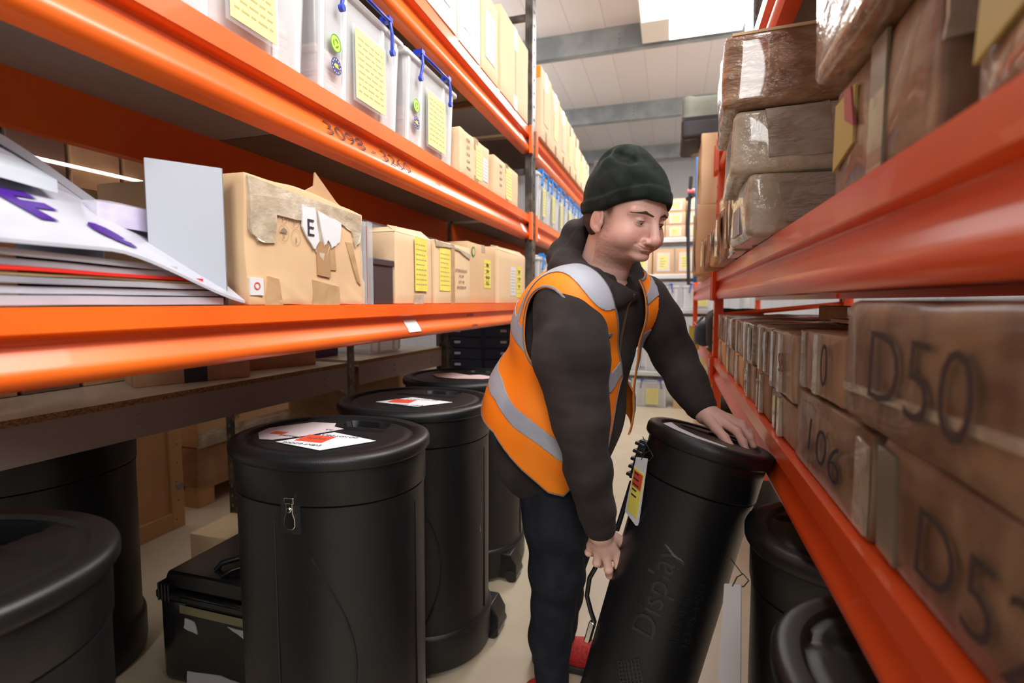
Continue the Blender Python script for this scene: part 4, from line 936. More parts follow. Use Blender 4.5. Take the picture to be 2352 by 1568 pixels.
mb.build('barcode', INK, tc); front_text(tc, 'CR-11', 0.085, 0.03, 0.02, INK, y=-0.0042)

# ------------------------------------------------------------------ right rack goods, low shelf
ZR = 0.9032
def rbox(label, y0, y1, z, h, x=0.235, d=0.50, m=None, seed=0, noise=0.004, tape=True, group=None, r=0.007, rz=0.0, tapem=None, bulge=0.002, f=26):
    w_ = y1-y0-0.004
    c = empty('cardboard_box', (x, (y0+y1)/2, z), FR+rz, label, 'cardboard box', group)
    mesh_part('carton_body', softbox(w_, d, h, r, 12, bulge, noise, seed, f), m or KRAFTD, c)
    if tape:
        q = MB(); q.box(-0.012, 0.012, -0.0035-noise, 0.0, 0.005, h-0.004); q.build('tape', tapem or TAPEC, c)
    return c
def scribble(c, body, u, v, size, m=INK, ang=0, y=-0.008, bold=0.0006, sx=1.0): return front_text(c, body, u, v, size, m, y=y, rot=ang, name='marker_writing', bold=-size*0.014, sx=sx)
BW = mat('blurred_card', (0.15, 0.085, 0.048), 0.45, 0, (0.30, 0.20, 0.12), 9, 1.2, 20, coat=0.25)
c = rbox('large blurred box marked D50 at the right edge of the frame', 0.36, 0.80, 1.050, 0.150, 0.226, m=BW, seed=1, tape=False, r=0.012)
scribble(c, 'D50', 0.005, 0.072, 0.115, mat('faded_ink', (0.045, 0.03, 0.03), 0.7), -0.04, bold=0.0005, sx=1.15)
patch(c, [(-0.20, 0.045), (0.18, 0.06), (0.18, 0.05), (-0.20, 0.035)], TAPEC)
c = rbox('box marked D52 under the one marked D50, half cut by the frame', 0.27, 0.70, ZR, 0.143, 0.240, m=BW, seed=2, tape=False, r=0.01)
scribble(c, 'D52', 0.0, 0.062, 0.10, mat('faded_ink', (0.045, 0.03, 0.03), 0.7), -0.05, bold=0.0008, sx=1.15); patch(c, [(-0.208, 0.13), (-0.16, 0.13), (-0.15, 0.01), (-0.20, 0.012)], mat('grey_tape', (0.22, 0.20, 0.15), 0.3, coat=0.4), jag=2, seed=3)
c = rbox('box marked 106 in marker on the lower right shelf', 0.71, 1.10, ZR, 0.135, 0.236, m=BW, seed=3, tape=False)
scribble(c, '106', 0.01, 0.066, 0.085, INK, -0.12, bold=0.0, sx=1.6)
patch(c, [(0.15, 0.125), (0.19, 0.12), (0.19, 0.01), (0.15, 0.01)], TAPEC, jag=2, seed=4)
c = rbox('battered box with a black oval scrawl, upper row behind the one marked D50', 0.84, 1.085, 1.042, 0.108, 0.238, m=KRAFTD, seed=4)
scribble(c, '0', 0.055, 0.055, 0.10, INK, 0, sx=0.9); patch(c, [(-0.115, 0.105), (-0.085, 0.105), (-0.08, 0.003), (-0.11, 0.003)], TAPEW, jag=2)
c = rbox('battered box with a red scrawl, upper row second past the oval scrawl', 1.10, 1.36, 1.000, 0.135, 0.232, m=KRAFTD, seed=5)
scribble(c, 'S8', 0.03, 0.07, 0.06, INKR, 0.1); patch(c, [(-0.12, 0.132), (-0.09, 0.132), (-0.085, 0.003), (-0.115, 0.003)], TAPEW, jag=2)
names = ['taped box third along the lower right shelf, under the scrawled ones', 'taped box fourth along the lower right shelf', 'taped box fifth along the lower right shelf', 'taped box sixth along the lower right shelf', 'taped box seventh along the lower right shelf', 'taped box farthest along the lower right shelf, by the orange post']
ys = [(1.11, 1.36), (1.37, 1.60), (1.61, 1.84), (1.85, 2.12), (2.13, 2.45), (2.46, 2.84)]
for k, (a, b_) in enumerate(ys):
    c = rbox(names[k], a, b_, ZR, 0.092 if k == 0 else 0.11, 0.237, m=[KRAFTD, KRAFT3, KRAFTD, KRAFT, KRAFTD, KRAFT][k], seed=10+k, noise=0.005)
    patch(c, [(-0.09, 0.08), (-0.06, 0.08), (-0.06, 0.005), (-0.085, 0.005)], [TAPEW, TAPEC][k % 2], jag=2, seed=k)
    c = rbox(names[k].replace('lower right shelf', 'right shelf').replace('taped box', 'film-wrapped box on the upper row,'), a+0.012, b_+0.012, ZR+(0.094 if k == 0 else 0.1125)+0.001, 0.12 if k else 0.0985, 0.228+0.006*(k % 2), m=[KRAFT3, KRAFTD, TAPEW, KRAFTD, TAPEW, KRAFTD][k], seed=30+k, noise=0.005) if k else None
    if c: patch(c, [(0.03, 0.10), (0.07, 0.11), (0.075, 0.005), (0.04, 0.01)], [TAPEC, TAPEW][k % 2], jag=3, seed=40+k, wrinkle=0.002)
# long boxes lying further back
o = empty('cardboard_box', (0.46, 1.45, 1.140), FR, 'long flat carton lying on top of the boxes on the lower right shelf', 'cardboard box')
mesh_part('carton_body', softbox(0.9, 0.3, 0.048, 0.004, 8, 0, 0.002, 3), KRAFT3, o); MB().box(-0.15, -0.10, -0.004, 0, 0.01, 0.045).build('tape', TAPEC, o)
tag(MB().box(0.37, 0.43, 0.95, 1.42, 1.152, 1.160).build('strap', mat('ochre_strap', (0.42, 0.30, 0.02), 0.5)), 'flat ochre yellow strap lying on the right shelf boxes', 'strap')
# ------------------------------------------------------------------ right rack goods, upper shelf
ZT = 1.3524
def wrapbox(label, x, y0, y1, z, h, d, m, seed, lean=(0, 0), rz=0.0, noise=0.007, r=0.014):
    """box whose side towards the camera (local +x) matters"""
    w_ = y1-y0
    c = empty('wrapped_parcel', (x, (y0+y1)/2, z), FR+rz, label, 'parcel')
    mesh_part('parcel_body', softbox(w_, d, h, r, 16, 0.004, noise, seed, 24, lean), m, c)
    return c
def side_patch(c, w_, pts, m, seed, jag=3, off=0.006, name='tape'):
    rnd = random.Random(seed); P = []
    for i in range(len(pts)):
        a, b_ = pts[i], pts[(i+1) % len(pts)]
        for j in range(jag): f = j/jag; P.append((a[0]+(b_[0]-a[0])*f+rnd.uniform(-1, 1)*0.003, a[1]+(b_[1]-a[1])*f+rnd.uniform(-1, 1)*0.003))
    n = len(P); mb = MB(); X = w_/2+off
    mb.add([(X+rnd.uniform(-0.001, 0.001), y, z) for y, z in P]+[(X-0.006, y, z) for y, z in P], [tuple(range(n)), tuple(range(2*n-1, n-1, -1))]+[(i, n+i, n+(i+1) % n, (i+1) % n) for i in range(n)])
    return mb.build(name, m, c)
c = wrapbox('brown tape-wrapped parcel on top of the stack of three on the right', 0.112, 1.34, 1.72, ZT+0.300, 0.165, 0.46, CREASE, 1, (0, 0.02), R(-3))
side_patch(c, 0.38, [(0.20, 0.155), (0.44, 0.16), (0.44, 0.03), (0.24, 0.03)], KRAFT2, 2, off=0.0045, name='bare_card'); MB().box(-0.19, 0.19, 0.02, 0.40, 0.162, 0.168).build('card_flap', KRAFT2, c)
c = wrapbox('film-wrapped parcel in the middle of the stack of three on the right', 0.135, 1.345, 1.70, ZT+0.150, 0.148, 0.44, TAPEC, 2, (0, 0.03), R(-2))
side_patch(c, 0.355, [(0.07, 0.14), (0.20, 0.142), (0.205, 0.03), (0.08, 0.03)], TAPEW, 3); side_patch(c, 0.355, [(0.22, 0.14), (0.40, 0.142), (0.40, 0.01), (0.22, 0.01)], KRAFT3, 4, off=0.0045, name='bare_card')
c = wrapbox('film-wrapped parcel at the bottom of the stack of three on the right', 0.165, 1.34, 1.66, ZT+0.001, 0.146, 0.42, TAPEC, 3, (0, 0.0), R(1))
side_patch(c, 0.32, [(0.06, 0.13), (0.22, 0.138), (0.24, 0.03), (0.08, 0.03)], TAPEW, 5)
mb = MB()
for k in range(7): mb.box(-0.06+k*0.016, -0.053+k*0.016, -0.006, -0.003, 0.02, 0.09)
mb.build('barcode', WHITEP, c)
# battered carton ends beyond the stack
fl = ['crushed flat cartons end just past the stack of three on the right', 'crushed flat cartons with grey film, second past the stack of three', 'open crushed carton end leaning, third past the stack of three', 'upright battered carton end by the orange post, right upper shelf']
for k, (a, b_, h, x, m) in enumerate(((1.76, 2.02, 0.22, 0.185, TAPEW), (2.03, 2.28, 0.19, 0.175, KRAFTD), (2.29, 2.55, 0.15, 0.165, KRAFT), (2.56, 2.83, 0.16, 0.150, KRAFT3))):
    c = rbox(fl[k], a, b_, ZT+0.001, h, x, d=0.55, m=m, seed=50+k, noise=0.010, r=0.008, f=34, tape=False)
    patch(c, [(-0.08, h*0.9), (0.0, h*0.85), (0.02, h*0.1), (-0.07, h*0.15)], [KRAFTD, TAPEW, KRAFT3, TAPEC][k], jag=4, seed=k+3, wrinkle=0.004, name='torn_layer', y=-0.012)
    patch(c, [(0.03, h*0.8), (0.09, h*0.9), (0.08, h*0.2)], [TAPEC, KRAFT3, TAPEW, KRAFT][k], jag=4, seed=k+13, wrinkle=0.004, name='torn_layer', y=-0.012)
c = rbox('upright carton by the orange post standing on the flat cartons', 2.30, 2.55, ZT+0.16, 0.14, 0.20, d=0.5, m=TAPEW, seed=60, noise=0.008, tape=False)
# near, strongly blurred
c = wrapbox('blurred brown box with yellow and pink stickers, right upper shelf', 0.245, 0.62, 0.96, ZT+0.001, 0.175, 0.45, BW, 7, noise=0.003, r=0.008)
patch(c, [(-0.15, 0.15), (-0.06, 0.15), (-0.06, 0.07), (-0.15, 0.05)], mat('dull_yellow_sticker', (0.55, 0.48, 0.16), 0.5), 'sticker', y=-0.007); patch(c, [(-0.10, 0.155), (-0.07, 0.15), (-0.05, 0.09), (-0.09, 0.11)], mat('dull_pink_sticker', (0.45, 0.12, 0.14), 0.5), 'sticker', y=-0.010)
patch(c, [(0.0, 0.172), (0.05, 0.172), (0.05, 0.0), (0.0, 0.0)], mat('grey_tape', (0.22, 0.20, 0.15), 0.3, coat=0.4), y=-0.007)
side_patch(c, 0.34, [(0.0, 0.17), (0.3, 0.17), (0.3, 0.13), (0.0, 0.10)], TAPEC, 7)
c = wrapbox('large film-wrapped box with a dark underside hanging over the stickered box', 0.205, 0.56, 0.94, ZT+0.181, 0.30, 0.50, CREASE, 8, noise=0.004, r=0.012)
c = wrapbox('film-wrapped box at the upper right edge of the frame', 0.240, 0.17, 0.55, ZT+0.001, 0.17, 0.45, CREASE, 9, noise=0.004, r=0.012)
patch(c, [(-0.16, 0.15), (-0.08, 0.15), (-0.10, 0.06), (-0.17, 0.04)], mat('dull_yellow_sticker', (0.55, 0.48, 0.16), 0.5), 'sticker', y=-0.008); patch(c, [(-0.13, 0.14), (-0.09, 0.14), (-0.10, 0.09), (-0.14, 0.10)], mat('dull_pink_sticker', (0.45, 0.12, 0.14), 0.5), 'sticker', y=-0.011)
c = wrapbox('upper film-wrapped box at the upper right corner of the frame', 0.232, 0.16, 0.545, ZT+0.176, 0.22, 0.45, TAPEW, 10, noise=0.004, r=0.012)
# second bay goods
c = rbox('tall tan carton just past the orange post, lower of two', 3.08, 3.40, ZT+0.001, 0.385, 0.125, d=0.5, m=KRAFT, seed=70, noise=0.008, tape=False); patch(c, [(-0.1, 0.36), (-0.05, 0.36), (-0.03, 0.02), (-0.09, 0.02)], TAPEC, jag=4, seed=9, y=-0.010)
patch(c, [(0.04, 0.32), (0.10, 0.34), (0.11, 0.02), (0.05, 0.05)], KRAFTD, jag=4, seed=19, y=-0.010, name='torn_layer')
c = rbox('tall tan carton just past the orange post, upper of two under the canvas bag', 3.09, 3.42, ZT+0.39, 0.385, 0.140, d=0.5, m=KRAFT2, seed=71, noise=0.006, tape=False); patch(c, [(-0.12, 0.29), (-0.05, 0.29), (-0.07, 0.02), (-0.12, 0.02)], YELP, jag=3, seed=10, y=-0.008, name='torn_label')
rbox('tan carton in the second bay of the right rack, behind the tall pair', 3.45, 3.85, ZT+0.001, 0.50, 0.18, d=0.5, m=KRAFT, seed=72)
rbox('farthest tan carton in the second bay of the right rack', 3.9, 4.3, ZT+0.001, 0.42, 0.19, d=0.5, m=KRAFT2, seed=73)
tag(MB().box(0.16, 0.19, 4.34, 4.37, ZT+0.001, 2.38).build('blue_board', BLUEB, bevel=0.004), 'bright blue upright strip behind the tan cartons on the right', 'board')
tag(MB().tube([(0.15, 5.1, ZT+0.006), (0.13, 5.05, 1.9), (0.145, 5.02, 2.33)], 0.016, 8).tube([(0.12, 5.1, 2.15), (0.17, 5.0, 2.16)], 0.02, 8).build('rolled_stand', BAGD, smooth=50), 'black folded stand leaning at the far end of the right rack', 'stand')
o = MB().tube([(0.12, 5.03, 2.20), (0.18, 5.03, 2.20)], 0.022, 10).build('pink_band', mat('pink_tape', (0.85, 0.16, 0.20), 0.4)); tag(o, 'bright pink band around the black folded stand', 'band')
bg = empty('canvas_bag', (0.02, 3.18, 2.130), 0, 'grey-green and charcoal canvas bag sticking out over the aisle', 'bag')
me = softbox(0.30, 0.42, 0.235, 0.02, 12, 0.0, 0.006, 12, 20)
for v in me.vertices:
    v.co.x += 0.165
    if v.co.z > 0.15 and v.co.x < 0.08: v.co.z += 0.008
    if v.co.z > 0.12: v.co.x += 0.0
mesh_part('bag_top', me, BAGG, bg)
me = softbox(0.305, 0.43, 0.110, 0.018, 12, 0.0, 0.004, 13, 20)
for v in me.vertices: v.co.x += 0.165; v.co.y -= 0.006; v.co.z -= 0.0
mesh_part('bag_base', me, BAGD, bg); MB().box(0.015, 0.31, -0.012, -0.006, 0.108, 0.116).build('zip', INK, bg)
bg['label'] = 'grey-green and charcoal canvas bag sticking out over the aisle'
# backpack, yellow tag, black tub
bp = empty('backpack', (0.215, 3.42, ZR), FR, 'black backpack with an orange loop on the low right shelf past the post', 'backpack')
me = softbox(0.46, 0.30, 0.245, 0.05, 14, 0.01, 0.012, 21, 18); mesh_part('pack_body', me, BAGD, bp)
me = softbox(0.20, 0.08, 0.15, 0.03, 8, 0.01, 0.006, 22, 20)
for v in me.vertices: v.co.y -= 0.055; v.co.z += 0.02; v.co.x -= 0.05
mesh_part('front_pocket', me, mat('dark_teal_fabric', (0.03, 0.055, 0.08), 0.7), bp)
MB().tube([(-0.17, -0.015, 0.20), (-0.16, -0.05, 0.16), (-0.14, -0.062, 0.10), (-0.13, -0.062, 0.02)], 0.010, 6).build('shoulder_strap', mat('grey_webbing', (0.3, 0.3, 0.28), 0.7), bp)
MB().tube([(-0.10, -0.06, 0.15), (-0.07, -0.075, 0.165), (-0.04, -0.06, 0.15), (-0.07, -0.075, 0.135), (-0.10, -0.06, 0.15)], 0.004, 6).build('orange_loop', mat('orange_cord', (0.85, 0.15, 0.03), 0.5), bp)
yt = MB().add([(0.205, 4.02, 1.0), (0.13, 4.02, 1.03), (0.12, 4.02, 0.70), (0.205, 4.022, 0.86), (0.205, 4.026, 1.0), (0.13, 4.026, 1.03), (0.12, 4.026, 0.70), (0.205, 4.028, 0.86)], [(0, 1, 2, 3), (7, 6, 5, 4), (0, 4, 5, 1), (1, 5, 6, 2), (2, 6, 7, 3), (3, 7, 4, 0)]).build('hanging_card', YEL)
tag(yt, 'pointed yellow card hanging off the right rack beam past the backpack', 'card')
bt = empty('black_tub', (0.44, 3.28, 0), 0, 'black tub with a yellow strap under the right rack behind the hand', 'tub')
v_, f_ = loft([(0, -0.03), (0.5, 0.0), (0.505, 0.008), (0.53, 0.008)], 0.24, 0.24, 40); obj_from(v_, f_, 'tub_body', BLACKP, bt, angle=40)
v_, f_ = loft([(0.535, -0.005), (0.575, -0.005)], 0.24, 0.24, 40); obj_from(v_, f_, 'yellow_strap', mat('worn_yellow', (0.72, 0.42, 0.02), 0.5, 0, (0.3, 0.18, 0.02), 20), bt, angle=40)
v_, f_ = loft([(0.575, 0.005), (0.60, 0.005), (0.605, -0.005)], 0.24, 0.24, 40); obj_from(v_, f_, 'tub_lid', BLACKP, bt, angle=40)
carton('dark cardboard carton stored on the floor beyond the black tub', (0.34, 4.10, 0), 0.5, 0.35, 0.62, FR, KRAFT3, seed=91)
carton('tan carton on the floor at the far end of the aisle, right side', (0.24, 5.2, 0), 0.4, 0.4, 0.45, FR, KRAFT2, seed=92)
# orange diagonal brace behind the stack and dark sheet-wrapped item on the level above
c = wrapbox('dark film-wrapped item on the highest right level at the top of the frame', 0.235, 1.86, 2.12, 2.0215, 0.5, 0.4, mat('dark_wrap', (0.035, 0.025, 0.02), 0.15, 0, (0.5, 0.5, 0.5), 12, 0.8, 20, thr=(0.62, 0.70)), 31, noise=0.006)
# ------------------------------------------------------------------ white shelving at the far end
ws = empty('metal_shelving', (-0.2, 6.0, 0), 0, 'white metal shelving across the far end of the aisle', 'shelving')
for z in (0.36, 1.07, 1.455, 1.855):
    mb = MB(); mb.box(-1.0, 1.0, 0.0, 0.5, z, z+0.05); mb.build('shelf', SHELFW, ws, bevel=0.004)
    MB().box(-1.0, 1.0, 0.02, 0.04, z-0.035, z).build('shelf_beam', DSTEEL, ws)
for x in (-1.0, 0.98):
    for y in (0.0, 0.47): MB().box(x-0.02, x+0.02, y, y+0.03, 0, 2.0).build('post', SHELFW, ws)
def back_box(label, x, z, w_, h, m=KRAFT, lab=True, seed=0, lx=0.0, group='cartons on the far white shelving'):
    c = empty('cardboard_box', (-0.2+x, 6.02, z), 0, label, 'cardboard box', group)
    mesh_part('carton_body', softbox(w_-0.008, 0.35, h-0.003, 0.003, 3), m, c)
    if lab:
        s = MB().box(lx-w_*0.30, lx+w_*0.30, -0.002, 0, h*0.12, h*0.84).build('clear_sleeve', WHITEP, c)
        MB().box(lx-w_*0.22, lx+w_*0.22, -0.003, -0.002, h*0.2, h*0.76).build('yellow_sheet', YELP, c)
        mb = MB()
        for k in range(4): mb.box(lx-w_*0.16, lx+w_*(0.02+0.04*(k % 3)), -0.0036, -0.003, h*(0.3+0.1*k), h*(0.315+0.1*k))
        mb.build('print', INKG, c)
    return c
cl = ['left', 'second from left', 'third from left', 'fourth from left', 'right end']
for r_ in range(3):
    for k in range(5):
        back_box('small carton with yellow sheet on the far top shelf, %s, %s row' % (cl[k], ['bottom', 'middle', 'top'][r_]), -0.42+0.215*k, 1.906+0.142*r_, 0.21, 0.142, KRAFT, k != 2 or r_ == 0, lx=0.0)
for k in range(6): back_box('carton with yellow sheet on the far middle shelf, %s' % (['left end', 'second', 'third', 'fourth', 'fifth', 'right end'][k]), -0.60+0.235*k, 1.506, 0.23, 0.285)
for k in range(3): tub(['clear blue handled tub on the far lower shelf, left', 'clear blue handled tub on the far lower shelf by the backpack', 'clear blue handled tub on the far lower shelf, right'][k], (-0.50+0.40*k, 6.02, 1.1205), 0.37, 0.4, 0.27, 0, BLUEH, 'tubs on the far shelving', stickers=False, contents=False)
for k in range(3): tub(['clear tub with yellow sheet on the far shelf above the floor, left', 'clear tub with yellow sheet on the far shelf above the floor, middle', 'clear tub with yellow sheet on the far shelf above the floor, right'][k], (-0.50+0.40*k, 6.02, 0.4105), 0.37, 0.4, 0.27, 0, BLUEH, 'tubs on the far shelving', stickers=False, contents=False)
for k in range(2): tub(['clear tub on the floor under the far shelving, left', 'clear tub on the floor under the far shelving beside a carton'][k], (-0.62+0.42*k, 6.0, 0.001), 0.38, 0.4, 0.31, 0, BLUEH, 'tubs on the far shelving', stickers=False, contents=False)
back_box('tan carton on the floor under the far shelving', 0.36, 0.0005, 0.24, 0.30, KRAFT2, False, group=None)
# ------------------------------------------------------------------ the man: smooth distance fields turned into meshes
def smin(a, b, k):
    h = np.clip(0.5+0.5*(b-a)/k, 0, 1); return b*(1-h)+a*h-k*h*(1-h)
def smax(a, b, k): return -smin(-a, -b, k)
def cap_(p, a, b, r1, r2=None):
    a = np.asarray(a, float); b = np.asarray(b, float); r2 = r1 if r2 is None else r2
    ab = b-a; t = np.clip(((p-a) @ ab)/(ab @ ab), 0, 1)
    return np.linalg.norm(p-a-t[:, None]*ab, axis=1) - (r1+(r2-r1)*t)
def ell(p, c, r, B=None):
    q = p-np.asarray(c, float)
    if B is not None: q = q @ B.T
    r = np.asarray(r, float); k0 = np.linalg.norm(q/r, axis=1); k1 = np.linalg.norm(q/(r*r), axis=1)
    return k0*(k0-1)/np.maximum(k1, 1e-9)
def chain(p, pts, rad, k=0.02):
    d = None
    for i in range(len(pts)-1):
        e = cap_(p, pts[i], pts[i+1], rad[i], rad[i+1]); d = e if d is None else smin(d, e, k)
    return d
def mesh_sdf(f, lo, hi, h, Bk=12):
    lo = np.array(lo, float); hi = np.array(hi, float)
    nb = np.ceil((hi-lo)/(h*Bk)).astype(int); N = nb*Bk
    ci = np.stack(np.meshgrid(*[np.arange(n) for n in nb], indexing='ij'), -1).reshape(-1, 3)
    cen = lo+(ci+0.5)*Bk*h; dv = f(cen); act = np.abs(dv) < Bk*h*0.87*1.5+0.01
    F = np.repeat(np.repeat(np.repeat(dv.reshape(nb), Bk, 0), Bk, 1), Bk, 2).astype(np.float32)
    g = np.stack(np.meshgrid(*[np.arange(Bk)]*3, indexing='ij'), -1).reshape(-1, 3)
    ai = ci[act]
    for s in range(0, len(ai), 200):
        blk = ai[s:s+200]; idx = (blk[:, None, :]*Bk+g[None]).reshape(-1, 3)
        F[idx[:, 0], idx[:, 1], idx[:, 2]] = f(lo+idx*h)
    S = F < 0; n0, n1, n2 = F.shape; M = tuple(n-1 for n in F.shape)
    C = np.zeros(M, np.int8)
    for i in (0, 1):
        for j in (0, 1):
            for k in (0, 1): C += S[i:n0-1+i, j:n1-1+j, k:n2-1+k]
    cells = np.argwhere((C > 0) & (C < 8)); vid = -np.ones(M, np.int64); vid[tuple(cells.T)] = np.arange(len(cells))
    acc = np.zeros((len(cells), 3)); cnt = np.zeros(len(cells))
    for ax in range(3):
        o = [a for a in range(3) if a != ax]
        for u in (0, 1):
            for v in (0, 1):
                off = np.zeros(3, int); off[o[0]] = u; off[o[1]] = v; a = cells+off; b = a.copy(); b[:, ax] += 1
                fa = F[tuple(a.T)]; fb = F[tuple(b.T)]; m = (fa < 0) != (fb < 0)
                t = np.where(m, fa/np.where(m, fa-fb, 1), 0); P = off[None].repeat(len(cells), 0).astype(float); P[:, ax] += t
                acc[m] += P[m]; cnt[m] += 1
    V = lo+(cells+acc/cnt[:, None])*h
    Q = []
    for ax in range(3):
        o1, o2 = (ax+1) % 3, (ax+2) % 3
        sl0 = [slice(1, n-1) for n in F.shape]; A = np.argwhere(np.take(S, range(0, F.shape[ax]-1), ax) != np.take(S, range(1, F.shape[ax]), ax))
        A = A[(A[:, o1] > 0) & (A[:, o2] > 0) & (A[:, o1] < M[o1]) & (A[:, o2] < M[o2])]
        e1 = np.zeros(3, int); e1[o1] = 1; e2 = np.zeros(3, int); e2[o2] = 1
        q = np.stack([vid[tuple((A-e1-e2).T)], vid[tuple((A-e2).T)], vid[tuple(A.T)], vid[tuple((A-e1).T)]], 1)
        flip = ~S[tuple(A.T)]; q[flip] = q[flip][:, ::-1]; Q.append(q)
    Q = np.concatenate(Q); Q = Q[(Q >= 0).all(1)]
    return V, Q
def clip_mesh(V, T, fn):
    """keep where fn(V) > 0; T triangles"""
    d = fn(V); ins = d > 0; k = ins[T].sum(1); keep = [tuple(t) for t in T[k == 3]]; V = list(map(tuple, V)); new = {}
    def cut(i, j):
        key = (min(i, j), max(i, j))
        if key not in new:
            t = d[i]/(d[i]-d[j]); a = np.array(V[i]); b = np.array(V[j]); V.append(tuple(a+(b-a)*t)); new[key] = len(V)-1
        return new[key]
    for t in T[(k > 0) & (k < 3)]:
        poly = []
        for a in range(3):
            i, j = int(t[a]), int(t[(a+1) % 3])
            if ins[i]: poly.append(i)
            if ins[i] != ins[j]: poly.append(cut(i, j))
        for a in range(1, len(poly)-1): keep.append((poly[0], poly[a], poly[a+1]))
    V = np.array(V); T = np.array(keep); u, inv = np.unique(T.reshape(-1), return_inverse=True)
    return V[u], inv.reshape(-1, 3)
def tris(Q): return np.concatenate([Q[:, [0, 1, 2]], Q[:, [0, 2, 3]]])
def vec(*a): return np.array(a, float)
def unit(a): return a/np.linalg.norm(a)
man = empty('person', (-0.31, 1.46, 0), 0, 'man in a black beanie, charcoal hoodie and orange hi-vis vest bending over the tilted drum', 'person')
def mpart(name, V, Q, m, smooth=True, angle=None, parent=None):
    o = obj_from(V-np.array(man.location), Q, name, m, man if parent is None else parent, smooth, angle); return o
BF = unit(vec(0.82, -0.57, 0)); BRt = vec(-BF[1]*-1, -BF[0], 0)*1.0; BRt = vec(BF[1], -BF[0], 0); BU = vec(0, 0, 1)
BM = np.stack([BF, BRt, BU])
PEL = vec(-0.325, 1.45, 0.76); BEL = vec(-0.285, 1.42, 0.905); CHE = vec(-0.240, 1.385, 1.10)
RSH, RUA, REL, RFA, RCU = vec(-0.235, 1.225, 1.185), vec(-0.217, 1.165, 1.074), vec(-0.195, 1.155, 0.945), vec(-0.177, 1.175, 0.806), vec(-0.152, 1.20, 0.668)
LSH, LUA, LEL, LFA, LCU = vec(-0.078, 1.48, 1.200), vec(-0.035, 1.50, 1.135), vec(0.010, 1.505, 1.050), vec(0.045, 1.465, 0.985), vec(0.078, 1.42, 0.930)
NB = vec(-0.186, 1.375, 1.245)
def f_torso(p, g=0.0, loose=0.0):
    d = ell(p, PEL+BF*0.0, (0.145+g, 0.18+g, 0.15+g), BM)
    d = smin(d, ell(p, BEL, (0.160+g+loose*0.6, 0.190+g+loose, 0.20+g), BM), 0.05)
    d = smin(d, ell(p, CHE, (0.135+g+loose*0.5, 0.185+g, 0.19+g), BM), 0.05)
    d = smin(d, cap_(p, RSH+(LSH-RSH)*0.10+vec(0, 0, 0.0), LSH+(RSH-LSH)*0.10, 0.062+g), 0.06)
    d = smin(d, cap_(p, CHE+vec(0, 0, 0.06), NB+vec(0, 0, -0.01), 0.10+g, 0.075+g), 0.05)
    return d
def fold(p, fx, amp, seed): return amp*noise3(p*np.array(fx, float), 1.0, seed)
def f_hoodie(p):
    d = f_torso(p)
    ra = chain(p, [RSH, RUA, REL, RFA, RCU+(RFA-RCU)*0.28], [0.088, 0.088, 0.066, 0.053, 0.046], 0.02) + fold(p, (30, 30, 62), 0.0036, 5)*(0.6+0.8*np.clip((1.0-p[:, 2])/0.15, 0, 1)) + fold(p, (70, 60, 120), 0.0016, 6)
    la = chain(p, [LSH, LUA, LEL, LFA, LCU+(LFA-LCU)*0.45], [0.076, 0.068, 0.058, 0.052, 0.048], 0.02) + fold(p, (60, 25, 60), 0.0036, 7)
    d = smin(d, ra, 0.025); d = smin(d, la, 0.03)
    # ribbed cuffs
    d = smin(d, cap_(p, RCU+(RFA-RCU)*0.30, RCU, 0.041, 0.039), 0.008); d = smin(d, cap_(p, LCU+(LFA-LCU)*0.5, LCU, 0.042, 0.041), 0.008)
    # bunched hood
    h = chain(p, [vec(-0.292, 1.42, 1.325), vec(-0.262, 1.44, 1.392), vec(-0.215, 1.46, 1.425), vec(-0.14, 1.50, 1.37)], [0.042, 0.032, 0.024, 0.026], 0.02)
    h = smin(h, chain(p, [vec(-0.262, 1.37, 1.31), vec(-0.238, 1.38, 1.370), vec(-0.205, 1.41, 1.400)], [0.030, 0.022, 0.018], 0.02), 0.006)
    h = smin(h, chain(p, [vec(-0.292, 1.42, 1.325), vec(-0.262, 1.33, 1.285), vec(-0.195, 1.265, 1.245), vec(-0.135, 1.275, 1.215), vec(-0.095, 1.315, 1.215)], [0.040, 0.044, 0.036, 0.026, 0.018], 0.03), 0.02)
    h = smin(h, chain(p, [vec(-0.14, 1.50, 1.37), vec(-0.095, 1.47, 1.27), vec(-0.095, 1.38, 1.215)], [0.028, 0.022, 0.018], 0.02), 0.02)
    h = h + fold(p, (95, 45, 80), 0.0050, 8)
    d = smin(d, h, 0.012)
    # throat opening
    d = smax(d, -cap_(p, vec(-0.165, 1.375, 1.28), vec(-0.150, 1.36, 1.42), 0.066, 0.072), 0.008)
    d = smax(d, -ell(p, vec(-0.100, 1.325, 1.265), (0.035, 0.035, 0.055), BM), 0.006)
    d = d + fold(p, (30, 26, 40), 0.0018, 9)
    return d
HOOD_ = bpy.data.materials.new('charcoal_hoodie'); 
HOODM = mat('charcoal_hoodie_fabric', (0.022, 0.018, 0.018), 0.9, 0, (0.042, 0.034, 0.032), 7, 0.3, 500, sheen=0.03, spec=0.2)
VESTM = mat('hivis_orange_fabric', (1.0, 0.22, 0.003), 0.62, 0, (1.0, 0.26, 0.005), 5, 0.1, 400, emit=0)
TAPER = mat('silver_reflective_tape', (0.30, 0.32, 0.38), 0.6, 0.0, (0.37, 0.39, 0.45), 9, 0.25, 60)
PIPE = mat('grey_piping', (0.20, 0.20, 0.23), 0.6)
JEANM = mat('black_denim', (0.010, 0.012, 0.018), 0.85, 0, (0.016, 0.018, 0.026), 20, 0.3, 500, spec=0.2)
V, Q = mesh_sdf(f_hoodie, (-0.56, 1.0, 0.60), (0.20, 1.72, 1.50), 0.0036); mpart('hoodie', V, Q, HOODM)
